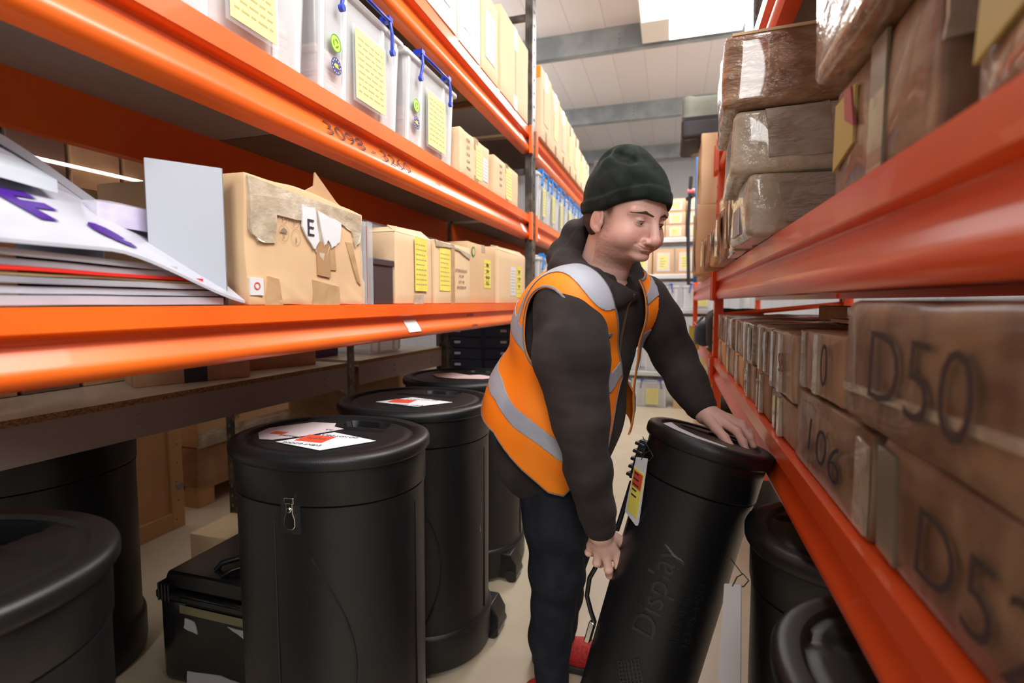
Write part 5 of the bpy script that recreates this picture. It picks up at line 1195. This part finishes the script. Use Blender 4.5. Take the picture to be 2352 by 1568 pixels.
def surf(f, o, d, t0=0.0, t1=0.4, n=80, out=0.0):
    ts = np.linspace(t0, t1, n); v = f(o+d*ts[:, None]); i = np.argmax(v > 0)
    return o+d*(ts[max(i, 1)]+out)
zp = [surf(f_hoodie, vec(-0.24, 1.385, z)+ (BEL-CHE)*((1.10-z)/0.2)*0.9 + BRt*(-0.012), BF, 0.05, 0.35, 200, 0.001) for z in np.linspace(0.84, 1.19, 26)]
mb = MB(); L = man.location
mb.tube([p-np.array(L) for p in zp], 0.0035, 6); mb.build('zip', mat('brass_zip', (0.30, 0.24, 0.15), 0.35, 0.8), man, smooth=60)
mb = MB(); mb.tube([zp[-1]-np.array(L)+BF*0.003, zp[-1]-np.array(L)+BF*0.006-vec(0, 0, 0.022)], 0.0035, 6); mb.build('zip_pull', CHROME, man)
# ---- vest
def f_vest(p):
    d = f_torso(p, 0.012, 0.012)
    d = smin(d, ell(p, vec(-0.335, 1.43, 0.85), (0.14, 0.20, 0.24), BM), 0.06)
    d = smin(d, ell(p, vec(-0.345, 1.44, 0.79), (0.130, 0.175, 0.22), BM), 0.05)
    d = smin(d, cap_(p, vec(-0.23, 1.27, 1.15), vec(-0.215, 1.30, 0.84), 0.075, 0.075), 0.06)
    d = smin(d, cap_(p, RSH+vec(0.003, 0.01, 0.0), LSH, 0.099, 0.088), 0.04)
    return d + fold(p, (20, 20, 9), 0.006, 11) + fold(p, (45, 40, 16), 0.0022, 12)
def plane(P):
    A = np.array([[1, q[0], q[1]] for q in P]); z = np.array([q[2] for q in P]); return np.linalg.lstsq(A, z, rcond=None)[0]
def band(deg, z): return (np.radians(deg), np.array(z))
HEM = band([-180, -120, -52, 14, 45, 70, 83, 95, 108, 140, 180], [0.95, 0.90, 0.832, 0.79, 0.735, 0.690, 0.705, 0.775, 0.862, 0.93, 0.95])
B1 = band([-180, -110, -31, 15, 45, 75, 88, 110, 140, 180], [1.22, 1.16, 1.10, 1.003, 1.02, 1.072, 1.112, 1.165, 1.20, 1.22])
B2 = band([-180, -110, -53, 13, 40, 63, 73, 94, 109, 140, 180], [1.06, 1.00, 0.92, 0.800, 0.805, 0.839, 0.861, 0.914, 0.972, 1.03, 1.06])
def pz(p, c):
    th = np.arctan2(lat(p), fwd(p)+0.0); return p[:, 2]-np.interp(th, c[0], c[1])
def lat(p): return (p-CHE) @ BRt
def fwd(p): return (p-CHE) @ BF
def front_open(p):
    z = p[:, 2]; sr = np.interp(z, [0.75, 0.82, 0.92, 1.01, 1.10, 1.19, 1.30], [0.05, 0.044, 0.012, -0.018, 0.030, 0.079, 0.10]); s_l = np.interp(z, [0.8, 0.9, 1.0, 1.19, 1.25], [-0.112, -0.115, -0.10, -0.055, -0.05])
    s = lat(p); inside = np.minimum(sr-s, s-s_l)         # >0 inside the gap
    return np.where(fwd(p) > -0.02, -inside, 0.05)
def armhole(p, side):
    c = (RSH+vec(0.0, 0.0, -0.062)) if side > 0 else (LSH+vec(0, 0, -0.06)); q = p-c
    u = q @ BF; w_ = q[:, 2]; s = (q @ BRt)*side
    d = np.hypot(u/(0.080 if side > 0 else 0.13), w_/(0.108 if side > 0 else 0.200))-1
    return np.where(s > (-0.06 if side > 0 else -0.055), d*0.1, 0.05)
def neckhole(p):
    q = p-vec(-0.175, 1.375, 1.29); return np.linalg.norm(q*np.array([1, 1, 0.9]), axis=1)-0.108
masks = [lambda p: pz(p, HEM), front_open, lambda p: armhole(p, 1), lambda p: armhole(p, -1), neckhole]
V, Q = mesh_sdf(f_vest, (-0.62, 1.05, 0.56), (0.12, 1.70, 1.40), 0.0038); T = tris(Q)
VV, TT = V, T
for m_ in masks: VV, TT = clip_mesh(VV, TT, m_)
vest = mpart('hivis_vest', VV, TT, VESTM); sm = vest.modifiers.new('s', 'SOLIDIFY'); sm.thickness = 0.003; sm.offset = 1
def strip(name, fns, m, off, src=None):
    v, t = (VV, TT) if src is None else src
    for fn in fns:
        v, t = clip_mesh(v, t, fn)
        if len(t) == 0: return None
    e = 1e-3; g = np.stack([(f_vest(v+np.eye(3)[i]*e)-f_vest(v-np.eye(3)[i]*e))/(2*e) for i in range(3)], 1); g /= np.linalg.norm(g, axis=1)[:, None]+1e-9
    o = mpart(name, v+g*off, t, m, parent=None); s = o.modifiers.new('s', 'SOLIDIFY'); s.thickness = 0.0012; s.offset = 1
    return o
HW = 0.024
for c_ in (B1, B2): strip('reflective_strip', [lambda p, c_=c_: HW-np.abs(pz(p, c_))*0.93], TAPER, 0.0038)
for sd_ in (1, -1):
    def fn_(p, sd_=sd_):
        c = (RSH+vec(0, 0, -0.062)) if sd_ > 0 else (LSH+vec(0, 0, -0.06)); q = p-c; v = np.hypot((q @ BF)/0.080, q[:, 2]/0.108)
        return np.minimum(np.minimum(v-1.33, (1.54 if sd_ > 0 else 1.40)-v)*0.09, (lat(p)*sd_-0.035))
    strip('reflective_strip', [fn_, lambda p: pz(p, B1)-HW*1.0], TAPER, 0.0042)
for m_ in masks: strip('piping', [lambda p, m_=m_: 0.0045-np.abs(m_(p))], PIPE, 0.0042)
# ---- trousers and shoes
RHP, RKN, RCA, RAN = vec(-0.325, 1.405, 0.73), vec(-0.292, 1.375, 0.435), vec(-0.312, 1.38, 0.24), vec(-0.300, 1.37, 0.09)
LHP, LKN, LAN = vec(-0.325, 1.53, 0.73), vec(-0.300, 1.545, 0.43), vec(-0.325, 1.60, 0.09)
def f_trs(p):
    d = ell(p, PEL, (0.142, 0.168, 0.13), BM)
    r = chain(p, [RHP, (RHP+RKN)/2+vec(0.008, 0, 0), RKN, RCA, RAN], [0.096, 0.088, 0.073, 0.057, 0.047], 0.03)
    l = chain(p, [LHP, LKN, (LKN+LAN)/2, LAN], [0.096, 0.072, 0.058, 0.047], 0.03)
    d = smin(d, r, 0.03); d = smin(d, l, 0.03)
    kn = np.exp(-((p[:, 2]-0.42)/0.09)**2)+0.9*np.exp(-((p[:, 2]-0.13)/0.06)**2)+0.35
    d = d + fold(p, (25, 20, 75), 0.0042, 14)*kn
    return smax(d, 0.055-p[:, 2], 0.01)
V, Q = mesh_sdf(f_trs, (-0.56, 1.2, 0.03), (-0.10, 1.75, 0.95), 0.0042); tr_ = mpart('jeans', V, Q, JEANM)
REDS = mat('red_knit_shoe', (0.62, 0.03, 0.025), 0.6, 0, (0.42, 0.015, 0.015), 120, 0.5, 300)
def shoe(ank, toe_dir, length=0.285):
    toe_dir = unit(toe_dir); heel = vec(ank[0], ank[1], 0)-toe_dir*0.055; toe = heel+toe_dir*(length-0.05)
    def f(p):
        d = chain(p, [heel+vec(0, 0, 0.05), heel*0.45+toe*0.55+vec(0, 0, 0.045), toe+vec(0, 0, 0.036)], [0.040, 0.043, 0.036], 0.02)
        d = smin(d, cap_(p, heel+toe_dir*0.045+vec(0, 0, 0.06), heel+toe_dir*0.05+vec(0, 0, 0.105), 0.045, 0.042), 0.03)
        d = smax(d, -cap_(p, heel+toe_dir*0.05+vec(0, 0, 0.10), heel+toe_dir*0.05+vec(0, 0, 0.16), 0.036), 0.01)
        return smax(d, 0.018-p[:, 2], 0.004)
    def fs(p):
        q = p.copy(); d = chain(q, [heel+vec(0, 0, 0.012), heel*0.4+toe*0.6+vec(0, 0, 0.012), toe+vec(0, 0, 0.012)], [0.042, 0.046, 0.040], 0.02)
        return smax(smax(d, 0.0-p[:, 2], 0.003), p[:, 2]-0.024, 0.004)
    lo = np.minimum(heel, toe)-0.07; hi = np.maximum(heel, toe)+0.07; lo[2] = -0.01; hi[2] = 0.15
    V, Q = mesh_sdf(f, lo, hi, 0.003); o = mpart('shoe', V, Q, REDS)
    V, Q = mesh_sdf(fs, lo, hi, 0.003); mpart('sole', V, Q, mat('dark_sole', (0.03, 0.03, 0.03), 0.6), parent=o)
    sd = vec(-toe_dir[1], toe_dir[0], 0); mb = MB(); Lc = np.array(man.location)
    for k in range(6):
        c = heel*(0.62-0.07*k)+toe*(0.38+0.07*k); z = 0.098-0.005*k
        mb.tube([c-sd*0.026+vec(0, 0, z-0.012)-Lc, c+vec(0, 0, z-0.002)-Lc, c+sd*0.026+vec(0, 0, z-0.012)-Lc], 0.0028, 6)
    mb.build('laces', mat('dark_red_lace', (0.25, 0.01, 0.01), 0.7), o, smooth=60)
shoe(RAN, vec(0.9, -0.25, 0)); shoe(LAN, vec(0.9, 0.1, 0))
# ---- head
HC = vec(-0.1070, 1.318, 1.413)
pt = R(21); yaw_f = unit(vec(math.cos(R(-43)), math.sin(R(-43)), 0)); HL = vec(-yaw_f[1], yaw_f[0], 0)
HF = yaw_f*math.cos(pt)+vec(0, 0, -math.sin(pt)); HU = np.cross(HF, HL); _r = R(-2); HL, HU = HL*math.cos(_r)+HU*math.sin(_r), HU*math.cos(_r)-HL*math.sin(_r)
HM = np.stack([HF, HL, HU])
def loc(p): return (p-HC) @ HM.T
def wor(q): return q @ HM + HC
def warp(q):
    q = q.copy(); z = q[:, 2]; q[:, 2] = np.where(z < -0.042, -0.042+(z+0.042)*1.32, z); return q
def f_head(q):
    """q in head space: x forward, y to his left, z up"""
    q = warp(q); a = q.copy(); a[:, 1] = np.abs(a[:, 1])
    d = ell(q, (-0.012, 0, 0.038), (0.100, 0.080, 0.090))
    d = smin(d, ell(q, (0.022, 0, -0.020), (0.070, 0.068, 0.080)), 0.02)
    d = smin(d, ell(q, (0.018, 0, -0.066), (0.066, 0.066, 0.046)), 0.025)     # full jaw
    d = smin(d, ell(q, (0.076, 0, -0.092), (0.023, 0.026, 0.018)), 0.016)     # chin
    d = smin(d, ell(q, (0.005, 0, -0.100), (0.056, 0.050, 0.034)), 0.025)     # under chin
    d = smin(d, ell(a, (0.055, 0.040, -0.040), (0.034, 0.031, 0.036)), 0.015)  # cheeks
    d = smin(d, cap_(a, (0.080, 0.010, 0.022), (0.068, 0.048, 0.022), 0.013, 0.011), 0.012)   # brow
    d = smax(d, -ell(a, (0.098, 0.031, 0.001), (0.017, 0.019, 0.011)), 0.012)       # sockets
    d = smin(d, cap_(q, (0.088, 0, 0.016), (0.112, 0, -0.032), 0.0085, 0.0115), 0.014)      # nose bridge
    d = smin(d, ell(q, (0.1120, 0, -0.0375), (0.0130, 0.0135, 0.0110)), 0.008)
    d = smin(d, ell(a, (0.102, 0.0145, -0.0405), (0.0125, 0.0085, 0.0080)), 0.005)
    d = smax(d, -ell(a, (0.108, 0.0080, -0.0495), (0.006, 0.0035, 0.004)), 0.002)
    d = smin(d, ell(q, (0.084, 0, -0.060), (0.017, 0.028, 0.020)), 0.014)          # muzzle
    d = smin(d, chain(a, [(0.1005, 0.0, -0.0575), (0.0970, 0.014, -0.0580), (0.0865, 0.028, -0.0525)], [0.0046, 0.0042, 0.0020], 0.004), 0.004)
    d = smin(d, chain(a, [(0.0990, 0.0, -0.0690), (0.0955, 0.013, -0.0680), (0.0865, 0.026, -0.0565)], [0.0066, 0.0054, 0.0022], 0.004), 0.004)
    d = smax(d, -chain(a, [(0.1070, 0.0, -0.0632), (0.1020, 0.014, -0.0630), (0.0900, 0.0330, -0.0535)], [0.0016, 0.0015, 0.0013], 0.002), 0.003)
    d = smax(d, -chain(a, [(0.1030, 0.019, -0.040), (0.0910, 0.034, -0.053)], [0.0014, 0.0012], 0.002), 0.007)  # smile fold
    d = smax(d, -ell(q, (0.1010, 0, -0.0765), (0.008, 0.017, 0.004)), 0.008)
    # eyelids
    lid = np.linalg.norm(a-np.array([0.0735, 0.031, 0.000]), axis=1)-0.0142
    lid = smax(lid, -ell(a, (0.0880, 0.0315, -0.0030), (0.0110, 0.0135, 0.0036)), 0.0012)
    d = smin(d, lid, 0.003)
    d = smax(d, -ell(a, (0.0875, 0.0315, -0.0030), (0.0065, 0.0130, 0.0034)), 0.0010)
    # ears
    b_ = a+np.array([0.012, 0, 0.022]); b_[:, 1] -= 0.35*np.maximum(-b_[:, 0], 0); e = ell(b_, (0.0, 0.079, -0.002), (0.019, 0.0070, 0.031)); e = smax(e, -ell(b_, (0.002, 0.0875, 0.002), (0.0120, 0.0085, 0.0215)), 0.003); e = smin(e, ell(b_, (-0.002, 0.0800, 0.003), (0.0065, 0.0050, 0.0170)), 0.004)
    e = smin(e, ell(b_, (0.006, 0.078, -0.026), (0.009, 0.006, 0.010)), 0.006); e = smin(e, ell(b_, (0.013, 0.0790, -0.005), (0.005, 0.005, 0.008)), 0.004)
    d = smin(d, e, 0.006)
    return d
NK0, NK1 = vec(-0.140, 1.350, 1.350), vec(-0.185, 1.385, 1.235)
def f_hn(p):
    d = f_head(loc(p)); d = smin(d, cap_(p, NK0, NK1, 0.056, 0.062), 0.03); return smin(d, cap_(p, vec(-0.165, 1.375, 1.355), vec(-0.200, 1.400, 1.240), 0.052, 0.058), 0.02)
Vh, Qh = mesh_sdf(f_hn, HC-vec(0.17, 0.17, 0.19), HC+vec(0.16, 0.16, 0.15), 0.0013)
# ---- hands (world space)
def hand(wr, fa, mcp, fingers, thumb, rs=1.0):
    def f(p):
        d = cap_(p, fa, wr, 0.033*rs, 0.027*rs)
        palm = None
        for m_ in mcp:
            e = cap_(p, wr+(m_-wr)*0.12, m_, 0.0195*rs, 0.0118*rs); palm = e if palm is None else smin(palm, e, 0.014)
        d = smin(d, palm, 0.014)
        for fg, r0 in fingers:
            rr = [r0*k for k in (1.12, 1.0, 0.94, 0.80)][:len(fg)]
            e = chain(p, fg, rr, 0.004)
            for q in fg[1:-1]: e = smin(e, np.linalg.norm(p-q, axis=1)-r0*1.03, 0.003)
            d = smin(d, e, 0.0045)
        e = chain(p, thumb, [0.016*rs, 0.0125*rs, 0.0110*rs, 0.0090*rs][:len(thumb)], 0.006); d = smin(d, e, 0.006)
        return d
    return f
# his right hand, hanging and gripping the drum's latch (pinky at the left)
rW = vec(-0.150, 1.200, 0.652)
rM = [vec(-0.116, 1.226, 0.592), vec(-0.136, 1.216, 0.586), vec(-0.157, 1.220, 0.589), vec(-0.176, 1.232, 0.598)]
rF = [([rM[0], vec(-0.108, 1.226, 0.560), vec(-0.108, 1.244, 0.539), vec(-0.107, 1.258, 0.530)], 0.0098),
      ([rM[1], vec(-0.131, 1.216, 0.553), vec(-0.130, 1.236, 0.530), vec(-0.128, 1.252, 0.521)], 0.0102),
      ([rM[2], vec(-0.160, 1.222, 0.562), vec(-0.155, 1.248, 0.548), vec(-0.148, 1.264, 0.556)], 0.0097),
      ([rM[3], vec(-0.183, 1.238, 0.577), vec(-0.177, 1.258, 0.568), vec(-0.170, 1.270, 0.576)], 0.0088)]
rT = [vec(-0.135, 1.222, 0.640), vec(-0.108, 1.250, 0.612), vec(-0.098, 1.264, 0.585), vec(-0.096, 1.270, 0.562)]
f_rh = hand(rW, RCU+(RFA-RCU)*0.2, rM, rF, rT)
Vr, Qr = mesh_sdf(f_rh, (-0.23, 1.13, 0.49), (-0.06, 1.31, 0.72), 0.0013)
lW = vec(0.090, 1.405, 0.912)
lM = [vec(0.137, 1.362, 0.895), vec(0.146, 1.385, 0.900), vec(0.148, 1.407, 0.902), vec(0.142, 1.428, 0.900)]
lF = [([lM[0], vec(0.160, 1.338, 0.884), vec(0.172, 1.322, 0.864), vec(0.178, 1.312, 0.848)], 0.0100),
      ([lM[1], vec(0.176, 1.370, 0.888), vec(0.192, 1.357, 0.868), vec(0.199, 1.350, 0.850)], 0.0102),
      ([lM[2], vec(0.179, 1.400, 0.890), vec(0.195, 1.393, 0.870), vec(0.202, 1.389, 0.854)], 0.0096),
      ([lM[3], vec(0.169, 1.430, 0.886), vec(0.182, 1.427, 0.870), vec(0.188, 1.425, 0.857)], 0.0086)]
lT = [vec(0.098, 1.378, 0.900), vec(0.113, 1.345, 0.888), vec(0.130, 1.320, 0.872), vec(0.142, 1.303, 0.858)]
f_lh = hand(lW, LCU+(LFA-LCU)*0.3, lM, lF, lT)
Vl, Ql = mesh_sdf(f_lh, (0.03, 1.26, 0.80), (0.24, 1.50, 0.99), 0.0013)
def f_inner(p):
    d = f_torso(p, -0.02); d = smin(d, chain(p, [RSH, REL, RCU], [0.05, 0.042, 0.03]), 0.03); d = smin(d, chain(p, [LSH, LEL, LCU], [0.045, 0.04, 0.03]), 0.03)
    d = smin(d, chain(p, [RHP, RKN, RAN], [0.07, 0.05, 0.035]), 0.03); d = smin(d, chain(p, [LHP, LKN, LAN], [0.07, 0.05, 0.035]), 0.03)
    return smin(d, cap_(p, NK0, NK1, 0.05, 0.055), 0.03)
Vi, Qi = mesh_sdf(f_inner, (-0.52, 1.08, 0.04), (0.14, 1.70, 1.40), 0.009)
Vb = np.concatenate([Vh, Vr, Vl, Vi]); o1 = len(Vh); o2 = o1+len(Vr); o3 = o2+len(Vl)
Qb = np.concatenate([Qh, Qr+o1, Ql+o2, Qi+o3])
SKIN = mat('skin', (0.66, 0.37, 0.29), 0.48, sss=0.12, bump=0.12, bscale=700)
body = mpart('body', Vb, Qb, SKIN)
# true skin colours: lips, flushed cheeks, stubble, brows, freckles
q = warp(loc(Vb)); aq = q.copy(); aq[:, 1] = np.abs(aq[:, 1]); col = np.tile(vec(0.74, 0.46, 0.385), (len(Vb), 1))
def blend(c, w_): 
    global col; w_ = np.clip(w_, 0, 1)[:, None]; col = col*(1-w_)+np.array(c)*w_
def gauss(c, r): return np.exp(-(((aq-np.array(c))/np.array(r))**2).sum(1))
n1 = noise3(q, 260, 3); n2 = noise3(q, 700, 4)
blend((0.74, 0.31, 0.25), 0.6*gauss((0.075, 0.045, -0.035), (0.03, 0.022, 0.025))); blend((0.62, 0.24, 0.20), 0.6*gauss((0.115, 0, -0.036), (0.016, 0.014, 0.012)))
blend((0.62, 0.25, 0.21), 0.6*gauss((-0.02, 0.082, -0.026), (0.02, 0.012, 0.03)))
jaw = np.clip((-0.055-q[:, 2])/0.02, 0, 1)*np.clip((0.085-q[:, 0]*0.9)/0.02, 0, 1); side = gauss((0.015, 0.066, -0.050), (0.016, 0.03, 0.045))
st = np.clip(jaw*0.9+side, 0, 1)*(q[:, 0] > -0.02)*(q[:, 2] > -0.16)*(np.arange(len(Vb)) < o1)
blend((0.30, 0.145, 0.10), st*(0.36+0.10*n1+0.22*n2+0.22*noise3(q*np.array([1, 1, 0.45]), 1500, 9)))
blend((0.50, 0.17, 0.145), 1.3*gauss((0.100, 0.0, -0.0690), (0.012, 0.017, 0.0042))+1.0*gauss((0.101, 0.0, -0.0575), (0.012, 0.018, 0.0030)))
blend((0.14, 0.05, 0.045), 0.95*gauss((0.101, 0.0, -0.0632), (0.014, 0.022, 0.0013)))
blend((0.45, 0.18, 0.15), 0.5*gauss((0.084, 0.031, -0.008), (0.01, 0.014, 0.003)))
blend((0.045, 0.022, 0.018), 1.2*gauss((0.088, 0.0320, 0.0024), (0.012, 0.0135, 0.0012)))
blend((0.10, 0.055, 0.04), 1.3*gauss((0.014, 0.074, 0.012), (0.013, 0.02, 0.022))+0.9*gauss((0.030, 0.068, 0.035), (0.020, 0.02, 0.014)))
blend((0.55, 0.28, 0.24), 0.5*gauss((0.090, 0.032, 0.009), (0.012, 0.014, 0.003)))
rs = np.random.RandomState(5)
for _ in range(16):
    c = vec(rs.uniform(0.05, 0.10), rs.uniform(-0.06, 0.05), rs.uniform(-0.06, 0.06)); blend((0.42, 0.17, 0.13), 0.5*np.exp(-(((q-c)[:, 1:]/0.0014)**2).sum(1))*(q[:, 0] > 0.03))
ca = body.data.color_attributes.new('skin_tone', 'FLOAT_COLOR', 'POINT'); ca.data.foreach_set('color', np.concatenate([col, np.ones((len(col), 1))], 1).astype(np.float32).ravel())
nt = SKIN.node_tree; at = nt.nodes.new('ShaderNodeAttribute'); at.attribute_name = 'skin_tone'; nt.links.new(at.outputs['Color'], nt.nodes['Principled BSDF'].inputs['Base Color'])
# eyes
for s in (-1, 1):
    bm = bmesh.new(); bmesh.ops.create_uvsphere(bm, u_segments=32, v_segments=20, radius=0.0124)
    me = bpy.data.meshes.new('eye'); bm.to_mesh(me); bm.free()
    for p_ in me.polygons: p_.use_smooth = True
    e = bpy.data.objects.new('eye', me); COL.objects.link(e); me.materials.append(mat('eye_white', (0.42, 0.36, 0.34), 0.2)); e.parent = man
    e.location = Vector(wor(vec(0.0735, 0.031*s, 0.0)))-man.location
    lk = unit(vec(0.86, 0.10, -0.30)); c = vec(0.0735, 0.031*s, 0)
    nrm = lk @ HM; a_ = unit(np.cross(nrm, vec(0, 0, 1))); b_ = np.cross(nrm, a_)
    for rr, dd, mm, nm in ((0.0070, 0.0103, mat('iris_grey_green', (0.03, 0.03, 0.022), 0.1), 'iris'), (0.0032, 0.0120, mat('pupil', (0.003, 0.003, 0.003), 0.1), 'pupil')):
        P0 = lk*dd; ce = P0 @ HM
        vs = [ce+(a_*math.cos(t)+b_*math.sin(t))*rr for t in np.linspace(0, 2*PI, 20, endpoint=False)]+[ce+nrm*(0.0013)]
        obj_from(vs, [(i, (i+1) % 20, 20) for i in range(20)], nm, mm, e)
HAIRM = mat('dark_brown_hair', (0.045, 0.026, 0.018), 0.7, 0, (0.065, 0.038, 0.026), 60, 0.9, 300, (1, 1, 0.25))
def from_head(name, f, lo, hi, h, m, parent=None):
    V, Q = mesh_sdf(f, lo, hi, h); return mpart(name, wor(V), Q, m, parent=parent)
def f_brow(q):
    a = q.copy(); a[:, 1] = np.abs(a[:, 1]); a[:, 0] = 0
    b = chain(a, [(0, 0.012, 0.0180), (0, 0.030, 0.0230), (0, 0.058, 0.0170)], [0.0022, 0.0030, 0.0010], 0.003)
    b = np.maximum(b, 0.06-q[:, 0])
    return smax(b, f_head(q)-0.0008, 0.0006)+0.0005*noise3(q*np.array([1, 1, 2]), 900, 2)
from_head('eyebrow', f_brow, (0.055, -0.06, 0.005), (0.11, 0.06, 0.04), 0.0011, HAIRM)
def f_hair(q):
    a = q.copy(); a[:, 1] = np.abs(a[:, 1])
    h = smax(ell(q, (-0.014, 0, 0.030), (0.104, 0.0835, 0.098)), -(0.052-q[:, 0]*1.0)+0.0*q[:, 0], 0.004)
    reg = ell(a, (-0.060, 0.05, -0.012), (0.060, 0.06, 0.066))
    reg = np.minimum(reg, ell(q, (-0.06, 0, 0.02), (0.06, 0.09, 0.075)))
    sh = f_head(q*np.array([1, 1, 1]))-np.where(q[:, 0] > 0.0, 0.0012, 0.004)
    ear = ell(a, (-0.016, 0.085, -0.026), (0.021, 0.018, 0.034))
    h2 = smax(ell(q, (-0.050, 0, -0.016), (0.080, 0.076, 0.070)), q[:, 0]+0.036, 0.006)
    return smax(np.minimum(smax(sh, reg, 0.004), h2), -ear, 0.003)+0.0015*noise3(q*np.array([1, 1, 0.3]), 420, 6)
from_head('hair', f_hair, (-0.145, -0.10, -0.10), (0.07, 0.10, 0.10), 0.002, HAIRM)
def f_bean(q):
    brim = np.interp(q[:, 0], [-0.15, -0.09, -0.03, 0.0, 0.04, 0.08, 0.10], [-0.038, -0.026, -0.008, 0.004, 0.030, 0.053, 0.050])-0.13*np.maximum(q[:, 1], 0)
    d = ell(q, (-0.026, 0, 0.036), (0.125, 0.092, 0.105))
    d = smin(d, ell(q, (-0.052, 0.0, 0.108), (0.064, 0.062, 0.052)), 0.03)
    fo = cap_(q, (-0.075, -0.055, 0.125), (0.010, -0.045, 0.122), 0.006); d = d + 0.006*np.exp(-(np.maximum(fo, 0)/0.009)**2)
    d = d - 0.003*np.exp(-((q[:, 2]-0.125)/0.03)**2)*np.sin(np.arctan2(q[:, 1], q[:, 0]+0.05)*7)
    d = smax(d, brim-q[:, 2], 0.006)
    band = np.abs(q[:, 2]-(brim+0.016))-0.016
    ring = smax(ell(q, (-0.027, 0, 0.030), (0.1300, 0.0955, 0.125)), band, 0.008)
    return smin(d, ring, 0.005)+0.0012*noise3(q, 60, 8)
BEAN = mat('black_green_knit', (0.006, 0.009, 0.008), 0.95, 0, (0.014, 0.021, 0.017), 30, sheen=0.05, spec=0.15)
nt = BEAN.node_tree; wv = nt.nodes.new('ShaderNodeTexWave'); wv.inputs['Scale'].default_value = 120; wv.wave_type = 'BANDS'; wv.bands_direction = 'X'; wv.inputs['Distortion'].default_value = 1.0
tc_ = nt.nodes.new('ShaderNodeTexCoord'); bp_ = nt.nodes.new('ShaderNodeBump'); bp_.inputs['Strength'].default_value = 0.18; bp_.inputs['Distance'].default_value = 0.002
nt.links.new(tc_.outputs['Object'], wv.inputs['Vector']); nt.links.new(wv.outputs['Fac'], bp_.inputs['Height']); nt.links.new(bp_.outputs[0], nt.nodes['Principled BSDF'].inputs['Normal'])
from_head('beanie', f_bean, (-0.19, -0.13, -0.08), (0.13, 0.13, 0.19), 0.0022, BEAN)
# nails
def nail(tip, prev, up, w_=0.0058, l_=0.007, parent=None):
    d = unit(tip-prev); s = unit(np.cross(d, up)); n = np.cross(s, d); c = tip-d*0.001+n*0.0077
    vs = [c+s*w_*math.cos(t)+d*l_*math.sin(t)-n*0.0016*(math.cos(t)**2) for t in np.linspace(0, 2*PI, 16, endpoint=False)]
    return obj_from([v-np.array(man.location) for v in vs], [tuple(range(16))], 'fingernail', mat('nail', (0.72, 0.44, 0.38), 0.25), man)
nail(lT[3], lT[2], unit(vec(-0.15, -0.55, 0.8))); nail(lF[0][0][3], lF[0][0][2], vec(0.2, -0.3, 0.9))
